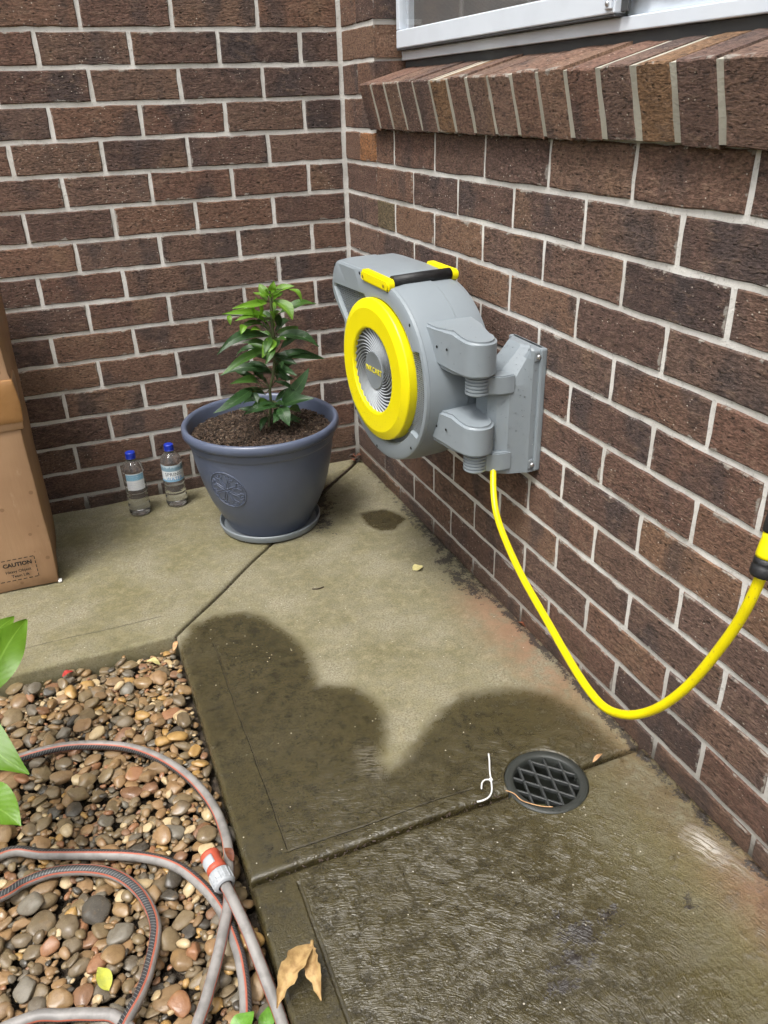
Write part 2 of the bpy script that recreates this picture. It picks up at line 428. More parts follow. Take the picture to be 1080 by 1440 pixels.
EDGE_X, EDGE_Y = -0.765, -0.795
def slab(name, xs, ybot, ytop, rows, edges, tint):
    """columns of vertices between ybot(x) and ytop(x); edges: function -> distance to free edges"""
    V = []; nc = len(xs)
    base = [0, .0015, .004, .008, .013, .02]
    for x in xs:
        a, b = ybot(x), ytop(x); L = max(b - a, 1e-4); k = min(1, L / .12)
        ys = [a + k * q for q in base] + list(np.linspace(a + k * .03, b - k * .03, rows)) + [b - k * q for q in base[::-1]]
        V += [(x, y) for y in ys]
    nr = rows + 12
    A = np.array(V); px, py = A[:, 0], A[:, 1]
    d = edges(px, py); r = 0.008
    dd = np.clip(d, 0, r)
    z = -(r - np.sqrt(np.clip(r * r - (r - dd) ** 2, 0, None)))
    z = z + 0.0012 * np.sin(px * 23 + py * 9) + 0.001 * np.sin(py * 31 - px * 11)
    dr = np.hypot(px - DRX, py - DRY); z = z - 0.006 * np.clip(1 - dr / 0.35, 0, 1)
    F = []
    for i in range(nc - 1):
        for j in range(nr - 1):
            F.append((i * nr + j, (i + 1) * nr + j, (i + 1) * nr + j + 1, i * nr + j + 1))
    me = bpy.data.meshes.new(name); me.from_pydata(np.column_stack([px, py, z]).tolist(), [], F); me.update()
    bm = bmesh.new(); bm.from_mesh(me)
    be = [e for e in bm.edges if e.is_boundary]
    ret = bmesh.ops.extrude_edge_only(bm, edges=be)
    for g in ret['geom']:
        if isinstance(g, bmesh.types.BMVert): g.co.z = -0.12
    bm.to_mesh(me); bm.free()
    for p in me.polygons: p.use_smooth = True
    n = len(me.vertices); co = np.empty(n * 3); me.vertices.foreach_get('co', co); co = co.reshape(-1, 3)
    px, py, pz = co[:, 0], co[:, 1], co[:, 2]
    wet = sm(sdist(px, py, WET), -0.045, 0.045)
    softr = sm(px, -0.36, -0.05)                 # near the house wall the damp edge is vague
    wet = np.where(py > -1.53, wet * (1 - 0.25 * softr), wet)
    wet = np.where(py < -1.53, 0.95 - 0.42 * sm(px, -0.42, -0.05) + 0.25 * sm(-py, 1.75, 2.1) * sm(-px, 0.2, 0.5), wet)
    wet = np.maximum(wet, sm(sdist(px, py, PUD), -0.02, 0.02))
    if name == 'path_left': wet = 0.10 + 0.14 * sm(-py, 0.45, 0.78) + 0 * px
    wet = np.maximum(wet, 0.9 * sm(-pz, 0.008, 0.03))
    red = 0.85 * np.exp(-((px + 0.03) / 0.075) ** 2) * sm(-py, 0.80, 1.02) * (1 - 0.5 * sm(-py, 1.25, 1.4)) + 0.8 * np.exp(-((px + 0.03) / 0.06) ** 2) * sm(-py, 1.76, 1.86)
    dirt = np.zeros(n)
    for cx, cy, rx, ry in [(-.326, -1.807, .035, .022), (-.146, -1.830, .012, .018), (-.370, -1.836, .035, .018), (-.275, -1.80, .025, .018), (-.345, -1.772, .02, .014), (-.40, -1.865, .03, .015), (-.033, -.763, .035, .04), (-.045, -.85, .03, .05), (-.03, -.90, .03, .06), (-.235, -.24, .045, .11), (-.275, -.38, .03, .09), (-.012, -.60, .02, .25), (-.01, -1.3, .012, .9)]:
        dirt = np.maximum(dirt, 0.85 * blob(px, py, cx, cy, rx * 1.9, ry * 1.9))
    joint = 0.55 * np.exp(-np.clip(d0(px, py), 0, None) / 0.010)
    dirt = np.maximum(dirt, joint)
    white = 0.8 * blob(px, py, -.054, -1.755, .028, .05) + 0.25 * blob(px, py, -.03, -1.80, .03, .06) + 0.18 * blob(px, py, -0.49, -1.36, .03, .06)
    alg = 0.35 + 0.55 * sm(-py, 1.1, 1.6) - 0.3 * red
    if name == 'path_left': alg = 0.45 + 0 * px
    broom = 0.12 + 0.95 * sm(-py, 1.25, 1.65)
    if name == 'path_left': broom = 0.12 + 0 * px
    for k, a in dict(wet=wet, red=red, dirt=dirt, white=np.clip(white, 0, 1), algae=np.clip(alg, 0, 1), broom=broom).items():
        at = me.attributes.new(k, 'FLOAT', 'POINT'); at.data.foreach_set('value', np.asarray(a, dtype=np.float32))
    o = obj(name, me, M['concrete']); return structure(o)
GAP = 0.004
dnorm = math.hypot(EDGE_X, EDGE_Y); DNX, DNY = EDGE_Y / dnorm, -EDGE_X / dnorm  # normal of the diagonal
def ddiag(px, py): return np.abs(px * DNX + py * DNY)
def d0(px, py):      # distance to any joint
    a = np.where(py > EDGE_Y, ddiag(px, py), 9); b = np.abs(py - DRY)
    return np.minimum(a, b)
SL = EDGE_Y / EDGE_X
def arc(x, s):
    d = DRR ** 2 - (x - DRX) ** 2
    return DRY + s * max(GAP, math.sqrt(d) if d > 0 else 0)
def xcols(a, b, n, l=True, r=False, drain=False):
    xs = list(np.linspace(a, b, n))
    if l: xs += [a + .0015, a + .004, a + .008, a + .013, a + .02]
    if drain: xs += list(np.linspace(DRX - DRR, DRX + DRR, 41)) + [DRX - DRR - .001, DRX + DRR + .001]
    return sorted(set(round(x, 5) for x in xs))
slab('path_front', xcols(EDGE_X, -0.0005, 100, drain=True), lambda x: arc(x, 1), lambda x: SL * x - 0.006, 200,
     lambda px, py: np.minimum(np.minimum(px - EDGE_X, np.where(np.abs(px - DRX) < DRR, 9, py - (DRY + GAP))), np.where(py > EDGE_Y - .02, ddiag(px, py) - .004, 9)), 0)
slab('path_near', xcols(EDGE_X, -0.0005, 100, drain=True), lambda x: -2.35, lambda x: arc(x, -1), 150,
     lambda px, py: np.minimum(px - EDGE_X, np.where(np.abs(px - DRX) < DRR, 9, (DRY - GAP) - py)), 0)
slab('path_left', sorted(set(list(np.linspace(-2.4, -1.3, 20)) + list(np.linspace(-1.29, -0.02, 150)))), lambda x: EDGE_Y if x < EDGE_X else SL * x + 0.006, lambda x: -0.0005, 90,
     lambda px, py: np.minimum(py - EDGE_Y, np.where(px > EDGE_X - .03, ddiag(px, py) - .004, 9)), 0)
far_path = box_bm(-0.765, -0.001, -6.0, -2.355, -0.12, -0.002, 0.01)
o = obj('path_far', mesh_of(far_path, 'path_far'), M['concrete']); structure(o)
# dark bed under the joints
n = NT('joint_soil'); P_ = n.pos()
M['soil'] = n.done(n.mix(n.step(n.noise(P_, 90.0, 4), 0.4, 0.65), (0.030, 0.022, 0.015), (0.075, 0.055, 0.036)), 0.95, n.bump(n.noise(P_, 300.0, 3), 0.9, 0.004))
bed = bmesh.new()
def strip(a, b, w, z):
    a = Vector((*a, z)); b = Vector((*b, z)); t = (b - a).normalized(); nn = Vector((-t.y, t.x, 0)) * w
    vs_ = [bed.verts.new(q) for q in (a - nn, b - nn, b + nn, a + nn)]; bed.faces.new(vs_)
strip((0, 0), (EDGE_X, EDGE_Y), 0.008, -0.018); strip((EDGE_X, DRY), (DRX - DRR, DRY), 0.007, -0.019); strip((DRX + DRR, DRY), (0, DRY), 0.007, -0.019)
structure(obj('joint_fill', mesh_of(bed, 'joint_fill'), M['soil']))

# ------------------------------------------------------------------ brick walls
PX, PZ, J0 = 0.22594, 0.08282, 0.045
JT = 0.0104
POOL = {}
def brick_mesh(L, H, D, var):
    key = (round(L, 4), round(H, 4), round(D, 3), var)
    if key in POOL: return POOL[key]
    rg = random.Random(hash(key) & 0xffff)
    nx, nz = max(3, int(L / 0.028)), 3
    per = []
    for i in range(nx): per.append((-L / 2 + L * i / nx, -H / 2))
    for i in range(nz): per.append((L / 2, -H / 2 + H * i / nz))
    for i in range(nx): per.append((L / 2 - L * i / nx, H / 2))
    for i in range(nz): per.append((-L / 2, H / 2 - H * i / nz))
    per = [(x + rg.uniform(-.0014, .0014), z + rg.uniform(-.0014, .0014)) for x, z in per]
    k = len(per); v = []
    b = 0.0026
    for x, z in per: v.append((x - math.copysign(b, x) * (abs(x) > L / 2 - .004), rg.uniform(-.0006, .0006), z - math.copysign(b, z) * (abs(z) > H / 2 - .004)))
    for x, z in per: v.append((x, b * 1.0, z))
    for x, z in per: v.append((x, D, z))
    f = [tuple(range(k))]
    for r in (0, 1):
        for i in range(k): f.append((r * k + i, (r + 1) * k + i, (r + 1) * k + (i + 1) % k, r * k + (i + 1) % k))
    me = bpy.data.meshes.new('brick'); me.from_pydata(v, [], f); me.update()
    POOL[key] = me; return me
def put_brick(parent, wall, a, b, z0, z1, mat='brick', D=0.05, face=0.0):
    """wall 'L': a<b are x; wall 'R': a>b are y. a/b already the brick's own ends"""
    L, H = abs(b - a), z1 - z0
    me0 = brick_mesh(L, H, D, random.randrange(5))
    o = bpy.data.objects.new('brick', me0); COL.objects.link(o)
    if not me0.materials: me0.materials.append(M['brick'])
    if mat != 'brick':
        o.material_slots[0].link = 'OBJECT'; o.material_slots[0].material = M[mat]
    c = (a + b) / 2; zc = (z0 + z1) / 2; pr = random.uniform(-.0012, .0010) + face
    if wall == 'L': o.location = (c, pr, zc); o.rotation_euler = (random.uniform(-.006, .006), random.uniform(-.004, .004), random.uniform(-.004, .004))
    else: o.location = (pr, c, zc); o.rotation_euler = (random.uniform(-.006, .006), random.uniform(-.004, .004), -math.pi / 2 + random.uniform(-.004, .004))
    o.parent = parent; return o
def J(j): return J0 + PZ * j
REC = 0.0030
# left-hand wall (back of the picture)
bm = box_bm(-1.86, 0.12, REC, 0.22, -0.12, J(21))  # unseen top cut low on purpose, so the wet path reflects open sky
wl = obj('wall', mesh_of(bm, 'wall'), M['mortar'])
tag(wl, 'brown brick wall with white mortar behind the pot and bottles', 'wall')
for c in range(0, 22):
    z0, z1 = J(c - 1) + JT / 2, J(c) - JT / 2
    x = -0.0110; first = True
    while x > -1.85:
        Lb = PX - JT
        if first and c % 2 == 1: Lb = PX / 2 - JT
        first = False
        a, b = x - Lb, x
        if c == 1 and a < -0.5675 < b:            # open weep slot in the bottom course, behind the pot
            b2 = -0.5715
            put_brick(wl, 'L', a, b2 - .004, z0, z1); put_brick(wl, 'L', b2 + .008, b, z0, z1)
        else:
            put_brick(wl, 'L', a, max(b, a), z0, z1)
        x = a - JT
wl3 = obj('side_brickwork', mesh_of(box_bm(-3.4, -1.862, REC - .002, 0.2, -0.12, J(21) - .001), 'u'), M['far'], wl)  # same low cut out of view, keeps the sky open to the path
# right-hand wall
bm = box_bm(REC, 0.20, -2.70, -0.001, -0.12, 1.045)
wr = obj('wall', mesh_of(bm, 'wall'), M['mortar'])
tag(wr, 'brown brick wall with the hose reel and window on it', 'wall')
obj('pier_core', mesh_of(box_bm(REC, 0.12, -0.2325, -0.001, 1.046, 2.5), 'pier'), M['mortar'], wr)
obj('side_brickwork', mesh_of(box_bm(REC - .002, 0.2, -6.0, -2.702, -0.12, 2.5), 'u'), M['far'], wr)
obj('upper_brickwork', mesh_of(box_bm(REC - .001, 0.2, -2.70, -0.2385, 2.25, 2.5), 'u'), M['far'], wr)
CJ = -0.2395
special = {(12, 1): 'brick_orange', (10, 2): 'brick_olive', (12, 0): 'brick'}
for c in range(0, 22):
    z0, z1 = J(c - 1) + JT / 2, J(c) - JT / 2
    D = 0.105 if c > 11 else 0.05
    if c % 2 == 1: spans = [(-0.003, CJ + .001)]
    else: spans = [(-0.003, -0.1175), (-0.1205, CJ + .001)]
    if c <= 12:
        y = CJ - .0012
        if c % 2 == 0: spans.append((y, -0.355)); y = -0.365
        else: spans.append((y, -0.475)); y = -0.485
        if c == 1: spans[-1] = (CJ - .0012, -0.460); y = -0.473
        while y > -2.66: spans.append((y, y - 0.2302)); y -= 0.240
    for i, (a, b) in enumerate(spans):
        zz = 1.0425 if c == 12 and a < CJ else z1
        mt = special.get((c, i), 'brick')
        put_brick(wr, 'R', a, b, z0, zz, mt, D)
# rowlock sill under the window
sill = thing('window_sill', 'sloping brick-on-edge sill projecting under the window', 'sill', (-0.046, -0.245, 1.1465))
sc = bmesh.new()
SLOPE = R_(15)
ca, sa = math.cos(SLOPE), math.sin(SLOPE)
def sp(l, h):  # l along the slope into the wall, h below the top
    return (l * ca + h * sa, l * sa - h * ca)
prof = [sp(.0018, .0013), sp(.19, .0013), sp(.19, .1), sp(.0018, .1035)]
v = [(x, y, z) for y in (-.001, -2.40) for x, z in prof]
pydata('mortar_bed', v, [(0, 1, 2, 3), (7, 6, 5, 4), (0, 4, 5, 1), (1, 5, 6, 2), (2, 6, 7, 3), (3, 7, 4, 0)], M['mortar_sill'], sill)
y = 0.0; k = 0
while y > -2.35:
    w = 0.0730; me0 = brick_mesh(w, 0.1055 + random.choice((0, .002, .005)), 0.185, random.randrange(5))
    o = bpy.data.objects.new('brick', me0); COL.objects.link(o)
    if not me0.materials: me0.materials.append(M['brick_sill'])
    if k in (13, 5): o.material_slots[0].link = 'OBJECT'; o.material_slots[0].material = M['brick_tan']
    o.parent = sill
    cx, cz = sp(0, .053)
    mw = Matrix.Translation((cx + random.uniform(-.001, .001), y - w / 2, cz + random.uniform(-.001, .001))) @ Matrix.Rotation(-SLOPE, 4, 'Y') @ Matrix.Rotation(-math.pi / 2 + random.uniform(-.012, .012), 4, 'Z')
    o.matrix_local = mw
    y -= 0.0855 + random.uniform(-.0008, .0008); k += 1

# ------------------------------------------------------------------ window
win = thing('window', 'white aluminium window with flyscreen above the sloping brick sill', 'window', (0.08, -1.3, 1.18))
def wpart(name, x0, x1, y0, y1, z0, z1, mat, bev=0.002, parent=win):
    return obj(name, mesh_of(box_bm(x0 - .08, x1 - .08, y0 + 1.3, y1 + 1.3, z0 - 1.18, z1 - 1.18, bev), name), mat, parent)
WT = 2.24
wpart('bottom_flashing', .088, .145, -2.60, -.242, 1.168, 1.200, M['seal'], .001)
wpart('frame_sill', .078, .145, -2.60, -.242, 1.2005, 1.222, M['alu'])
wpart('frame_upstand', .090, .145, -2.60, -.242, 1.2225, 1.247, M['alu'])
wpart('frame_jamb', .082, .145, -.276, -.2405, 1.2475, WT, M['alu'])
wpart('frame_head', .082, .145, -2.60, -.2405, WT + .001, WT + .04, M['alu'])
# projecting sash on the left
YS0, YS1 = -0.2485, -1.150
s = wpart('sash', .060, .086, YS1, YS0, 1.2265, 1.2665, M['alu'], .0025)
wpart('stile', .0605, .0855, -.268, YS0, 1.267, WT - .005, M['alu'], .002, win)
wpart('stile', .0605, .0855, YS1, YS1 + .034, 1.267, WT - .005, M['alu'], .002, win)
wpart('stile_trim', .0545, .0598, YS1 + .003, YS1 + .020, 1.233, WT - .01, M['alu'], .0015, win)
wpart('sash_seal', .0615, .088, YS1, YS0, 1.2225, 1.2262, M['seal'], .0005)
for zz in (1.241, 1.259):
    v, f = lathe([(0, -.0035), (.003, -.0032), (.0042, -.0015), (.0042, 0)], 12, 'Y')
    o = pydata('rivet', v, f, M['steel'], win, True, loc=(.0543 - .08, YS1 + .0115 + 1.3, zz - 1.18), rot=(0, 0, -math.pi / 2))
wpart('mullion', .076, .14, -1.205, -1.153, 1.2475, WT, M['alu'])
wpart('mullion_seal', .070, .0758, -1.172, -1.1535, 1.228, WT, M['seal'], .001)
wpart('stile', .084, .12, -1.235, -1.2055, 1.2475, WT, M['alu'])
wpart('sash_rail', .082, .12, -2.55, -1.2355, 1.2475, 1.272, M['alu'])
n = NT('window_glass')
gl = n.n('ShaderNodeBsdfGlossy'); gl.inputs['Roughness'].default_value = 0.03; gl.inputs['Color'].default_value = (1, 1, 1, 1)
tr = n.n('ShaderNodeBsdfTransparent'); lw = n.n('ShaderNodeLayerWeight'); lw.inputs['Blend'].default_value = .5
fr = n.math('ADD', .04, n.math('MULTIPLY', n.math('POWER', lw.outputs['Facing'], 4.0), .9))
mx = n.n('ShaderNodeMixShader'); n.t.links.new(fr, mx.inputs[0]); n.t.links.new(tr.outputs[0], mx.inputs[1]); n.t.links.new(gl.outputs[0], mx.inputs[2])
n.t.links.new(mx.outputs[0], n.o.inputs['Surface']); M['glass'] = n.m
n = NT('flyscreen'); P_ = n.pos(); q = n.xyz(P_)
wv = n.math('MAXIMUM', n.step(n.math('SINE', n.math('MULTIPLY', q[1], 2600.0)), 0.2, 0.8), n.step(n.math('SINE', n.math('MULTIPLY', q[2], 2600.0)), 0.2, 0.8))
M['screen'] = n.done(n.mix(wv, (0.07, 0.068, 0.065), (0.20, 0.195, 0.185)), 0.7)
wpart('pane', .0700, .0722, YS1 + .03, -.262, 1.262, WT - .03, M['glass'], 0)
wpart('flyscreen', .098, .0985, -1.152, -.277, 1.247, WT, M['screen'], 0)
wpart('pane', .098, .100, -2.5, -1.23, 1.27, WT - .03, M['glass'], 0)
wpart('room_backing', .60, .62, -2.7, -.1, .9, 2.5, M['darkhole'], 0)
wpart('room_backing', .2, .62, -.1, -.08, .9, 2.5, M['darkhole'], 0)
wpart('room_backing', .2, .62, -2.7, -.1, 2.5, 2.52, M['darkhole'], 0)
wpart('room_backing', .15, .60, -2.7, -.1, .9, .92, M['darkhole'], 0)

# ------------------------------------------------------------------ drain grate
dr = thing('drain_grate', 'round black drain grate with diamond bars set in the wet path', 'drain', (DRX, DRY, -0.012))
v, f = lathe([(.0765, -.05), (.0765, .004), (.0745, .0065), (.062, .0065), (.0595, .004), (.0585, -.012), (.060, -.20)], 72)
pydata('rim', v, f, M['iron'], dr, True)
v, f = lathe([(.0, -.20), (.06, -.20)], 48); pydata('sump_floor', v, f, M['darkhole'], dr)
def bar_len(c): return math.sqrt(max(0, .0595 ** 2 - c * c))
for ang, ztop in ((-104, .0040), (-47, .0032)):
    for k in range(4):
        c = (k - 1.5) * .0262
        Lh = bar_len(c)
        b = box_bm(-Lh, Lh, c - .0020, c + .0020, -.005, ztop, .0008, 1)
        bmesh.ops.rotate(b, verts=b.verts, matrix=Matrix.Rotation(R_(ang), 3, 'Z'))
        obj('bar', mesh_of(b, 'bar'), M['bar'], dr)

# ------------------------------------------------------------------ river pebble bed
GX0, GX1, GY0, GY1, CELL = -1.62, -0.772, -2.12, -0.802, 0.004
NXc, NYc = int((GX1 - GX0) / CELL), int((GY1 - GY0) / CELL)
HF = np.full((NXc, NYc), -0.085)
XX, YY = np.meshgrid(GX0 + (np.arange(NXc) + .5) * CELL, GY0 + (np.arange(NYc) + .5) * CELL, indexing='ij')
BZ = -.060
bedv = [(-1.9, -6, BZ), (GX1 + .03, -6, BZ), (GX1 + .03, GY1 + .03, BZ), (-1.9, GY1 + .03, BZ)]
bed_o = structure(pydata('pebble_bed', bedv, [(0, 1, 2, 3)], M['soil']))
def pebble_material():
    n = NT('river_pebble')
    r = n.math('FRACT', n.math('ADD', n.rand(), n.math('MULTIPLY', n.island(), 7.13)))
    r2 = n.math('FRACT', n.math('MULTIPLY', r, 17.3))
    p = n.vmath('ADD', n.pos(), n.comb(n.math('MULTIPLY', r, 50.0), n.math('MULTIPLY', r2, 30.0), 0.0))
    c = n.ramp(r, [(0.0, (0.250, 0.170, 0.098)), (0.10, (0.165, 0.130, 0.088)), (0.20, (0.290, 0.195, 0.105)), (0.30, (0.150, 0.130, 0.105)), (0.36, (0.310, 0.200, 0.110)), (0.47, (0.215, 0.165, 0.100)), (0.57, (0.230, 0.130, 0.080)), (0.63, (0.44, 0.28, 0.11)), (0.68, (0.075, 0.068, 0.060)), (0.72, (0.185, 0.172, 0.150)), (0.76, (0.31, 0.160, 0.09)), (0.82, (0.56, 0.45, 0.29)), (0.88, (0.20, 0.155, 0.098)), (1.0, (0.25, 0.18, 0.11))], 'CONSTANT')
    a = n.noise(p, 60.0, 4, 0.65); b = n.noise(p, 420.0, 3, 0.65)
    c = n.mix(n.math('MULTIPLY', n.step(a, 0.42, 0.7), 0.55), c, n.mix(1.0, c, (0.55, 0.47, 0.38), 'MULTIPLY'))
    c = n.mix(n.math('MULTIPLY', n.step(b, 0.55, 0.75), 0.30), c, (0.40, 0.33, 0.23))
    c = n.mix(n.math('MULTIPLY', n.step(n.noise(p, 25.0, 3), 0.58, 0.75), 0.45), c, (0.34, 0.20, 0.08))
    c = n.mix(1.0, c, (.93, .89, .79), 'MULTIPLY')
    rough = n.math('ADD', 0.24, n.math('MULTIPLY', r2, 0.34))
    return n.done(c, rough, n.bump(n.math('ADD', n.math('MULTIPLY', b, 0.5), a), 0.35, 0.0022))
M['pebble'] = pebble_material()
def pebble_mesh(k, sub):
    bm = bmesh.new(); bmesh.ops.create_icosphere(bm, subdivisions=sub, radius=1)
    rg = random.Random(k * 31 + 5); o = Vector((rg.uniform(-50, 50), rg.uniform(-50, 50), rg.uniform(-50, 50)))
    ang = k % 3 == 2
    cuts = [(Vector((rg.gauss(0, 1), rg.gauss(0, 1), rg.gauss(0, 1))).normalized(), rg.uniform(.62, .85)) for _ in range(8 if ang else 2)]
    for v in bm.verts:
        d = v.co.normalized(); s_ = 1 + 0.22 * mnoise.noise(d * 1.1 + o) + 0.09 * mnoise.noise(d * 2.6 + o) + (.05 * mnoise.noise(d * 6 + o) if ang else 0)
        p = d * s_
        p.x = math.copysign(abs(p.x) ** 0.92, p.x); p.y = math.copysign(abs(p.y) ** 0.92, p.y)
        for nn, h in cuts:
            e = p.dot(nn) - h
            if e > 0: p -= nn * e * (.95 if ang else .75)
        v.co = p
    return mesh_of(bm, 'pebble', True)
PM = [pebble_mesh(k, 3) for k in range(14)]
PML = [pebble_mesh(k, 2) for k in range(14)]
pebs = []
def drop(a, b, c, tries, low):
    best = None
    for _ in range(tries):
        x = rng.uniform(GX0 + .01, GX1 - a * .2); y_ = rng.uniform(GY0 + .01, GY1 - a * .2)
        h = HF[min(NXc - 1, int((x - GX0) / CELL)), min(NYc - 1, int((y_ - GY0) / CELL))]
        if best is None or (h < best[2] if low else rng.random() < .5): best = (x, y_, h)
    x, y_, _ = best; th = rng.uniform(0, math.pi)
    i0, i1 = max(0, int((x - a - GX0) / CELL)), min(NXc, int((x + a - GX0) / CELL) + 2)
    j0, j1 = max(0, int((y_ - a - GY0) / CELL)), min(NYc, int((y_ + a - GY0) / CELL) + 2)
    X, Y = XX[i0:i1, j0:j1] - x, YY[i0:i1, j0:j1] - y_
    u = (X * math.cos(th) + Y * math.sin(th)) / a; w = (-X * math.sin(th) + Y * math.cos(th)) / b
    q = u * u + w * w; mk = q < 0.85
    if mk.sum() < 2: return
    hs = HF[i0:i1, j0:j1][mk]
    A = np.column_stack([X[mk], Y[mk], np.ones(mk.sum())])
    sol = np.linalg.lstsq(A, hs, rcond=None)[0] if mk.sum() > 5 else (0, 0, hs.mean())
    gx, gy = np.clip(sol[0], -.55, .55) * .8, np.clip(sol[1], -.55, .55) * .8
    resid = hs - (gx * X[mk] + gy * Y[mk]); base_ = np.percentile(resid, 72)
    z = base_ + c * .72
    top = z + gx * X + gy * Y + c * np.sqrt(np.clip(1 - q, 0, 1))
    sub = HF[i0:i1, j0:j1]; sub[mk] = np.maximum(sub[mk], top[mk])
    nrm = Vector((-gx, -gy, 1)).normalized()
    rot = nrm.to_track_quat('Z', 'Y').to_matrix() @ Matrix.Identity(3)
    tdir = Vector((math.cos(th), math.sin(th), 0)); tdir = (tdir - nrm * tdir.dot(nrm)).normalized()
    Rm = Matrix((tdir, nrm.cross(tdir), nrm)).transposed()
    pebs.append((x, y_, z, a, b, c, Rm, rng.integers(14)))
def psize(lo, hi):
    a = lo + (hi - lo) * rng.random() ** 1.8
    return a, a * rng.uniform(.52, .92), a * rng.uniform(.28, .52)
for _ in range(1700): drop(*psize(.008, .017), 2, True)
for _ in range(1500): drop(*psize(.008, .0245), 4, True)
for _ in range(2300): drop(*psize(.0045, .010), 8, True)
for _ in range(520): drop(*psize(.009, .022), 6, True)
for _ in range(800): drop(*psize(.0035, .0075), 8, True)
# keep the bed's surface a little below the slab's edge
DZ = -0.030 - np.percentile(HF[60:, 60:], 60); HF += DZ
if DZ > 0: pass
def in_view(x, y, z):
    d = Vector((x, y, z)) - CAMP; w = d.dot(fwd); u = 540 + 1116.4 * d.dot(right) / w; v_ = 720 + 1116.4 * d.dot(down) / w
    return -10 < u < 1090 and -10 < v_ < 1450
cand = []
for i, p in enumerate(pebs):
    x, y_, z = p[:3]; z += DZ
    hv = HF[min(NXc - 1, int((x - GX0) / CELL)), min(NYc - 1, int((y_ - GY0) / CELL))]
    vis = in_view(x, y_, z) and z + p[5] * .9 >= hv - 0.002
    cand.append((p[3] * p[4] if vis else 0, i))
top300 = set(i for s_, i in sorted(cand, reverse=True)[:300] if s_ > 0)
rest = []
for i, (x, y_, z, a, b, c, Rm, k) in enumerate(pebs):
    mw = Matrix.Translation((x, y_, z + DZ)) @ Rm.to_4x4() @ Matrix.Diagonal((a, b, c, 1))
    if i in top300:
        o = obj('pebble', PM[k], M['pebble'], bed_o); o.matrix_local = mw
    else: rest.append((k, mw))
gv, gf, base_i = [], [], 0
cache = []
for me0 in PML:
    co = np.empty(len(me0.vertices) * 3); me0.vertices.foreach_get('co', co)
    tri = np.array([tuple(p.vertices) for p in me0.polygons]); cache.append((co.reshape(-1, 3), tri))
for k, mw in rest:
    co, tri = cache[k]; mm = np.array(mw)
    gv.append(co @ mm[:3, :3].T + mm[:3, 3]); gf.append(tri + base_i); base_i += len(co)
me = bpy.data.meshes.new('gravel'); me.from_pydata(np.vstack(gv).tolist(), [], np.vstack(gf).tolist())
for p in me.polygons: p.use_smooth = True
gr_o = obj('gravel', me, M['pebble'], bed_o); gr_o['kind'] = 'stuff'

# ------------------------------------------------------------------ grey, orange and black garden hose
def hose_material():
    n = NT('striped_hose'); uv = n.xyz(n.coord('UV')); u, v_ = uv[0], uv[1]
    p = n.pos()
    cg = n.mix(n.step(n.noise(p, 40.0, 4), 0.4, 0.65), (0.27, 0.255, 0.24), (0.19, 0.18, 0.17))
    tick = n.math('FRACT', n.math('ADD', n.math('MULTIPLY', v_, 190.0), n.math('MULTIPLY', u, 6.0)))
    tk = n.math('MULTIPLY', n.step(tick, 0.80, 0.86), n.step(n.math('ABSOLUTE', n.math('SUBTRACT', u, 0.50)), 0.10, 0.08))
    cb = n.mix(n.math('MULTIPLY', tk, 0.42), (0.034, 0.034, 0.036), (0.42, 0.42, 0.40))
    c = n.mix(n.math('MULTIPLY', n.step(u, 0.375, 0.385), n.step(u, 0.625, 0.615)), cg, cb)
    def band(k): return n.step(n.math('ABSOLUTE', n.math('SUBTRACT', u, k)), 0.028, 0.022)
    orr = n.math('MAXIMUM', n.math('MAXIMUM', band(.375), band(.625)), n.math('MAXIMUM', band(.98), band(-.02)))
    c = n.mix(orr, c, n.mix(n.noise(p, 60.0, 3), (0.36, 0.085, 0.05), (0.46, 0.14, 0.085)))
    rib = n.math('SINE', n.math('MULTIPLY', v_, 1400.0))
    return n.done(c, 0.45, n.bump(n.math('ADD', n.math('MULTIPLY', rib, n.math('MULTIPLY', n.step(u, .34, .37), .08)), n.noise(p, 300.0, 2)), 0.25, 0.001))
M['hose'] = hose_material()
H5 = [(-0.8040, -1.524), (-0.7975, -1.558), (-0.789, -1.612), (-0.781, -1.686), (-0.776, -1.76), (-0.785, -1.90), (-0.86, -2.0), (-1.02, -2.05), (-1.25, -1.98), (-1.42, -1.75), (-1.45, -1.45), (-1.38, -1.2), (-1.27, -1.1)]
H1 = [(-1.15, -1.07), (-1.075, -1.058), (-1.004, -1.066), (-0.922, -1.102), (-0.863, -1.162), (-0.815, -1.245), (-0.787, -1.332), (-0.781, -1.418), (-0.793, -1.493), (-0.807, -1.555), (-0.835, -1.621), (-0.857, -1.663), (-0.88, -1.701), (-0.95, -1.80), (-1.10, -1.87), (-1.28, -1.80), (-1.36, -1.6), (-1.30, -1.38)]
H2 = [(-1.146, -1.296), (-1.07, -1.318), (-0.971, -1.361), (-0.911, -1.395), (-0.869, -1.433), (-0.838, -1.486), (-0.818, -1.543), (-0.81, -1.599), (-0.809, -1.654), (-0.821, -1.727), (-0.86, -1.86), (-1.0, -1.95), (-1.2, -1.93), (-1.38, -1.75), (-1.38, -1.5), (-1.27, -1.4)]
H3 = [(-1.144, -1.385), (-1.105, -1.367), (-1.057, -1.365), (-1.002, -1.385), (-0.96, -1.417), (-0.93, -1.465), (-0.917, -1.519), (-0.922, -1.557), (-0.938, -1.603), (-0.956, -1.64), (-0.972, -1.662), (-1.02, -1.72), (-1.12, -1.75), (-1.2, -1.70), (-1.17, -1.62)]
H4 = [(-1.099, -1.606), (-1.058, -1.618), (-1.017, -1.636), (-0.984, -1.657), (-0.96, -1.72), (-1.0, -1.80)]
HR = 0.0090
path = catmull([(*p, 0) for p in H5 + H1 + H2 + H3 + H4], 0.008)
cuts_, acc = [], 0
seg_id = []
key = [H1[0], H2[0], H3[0], H4[0]]
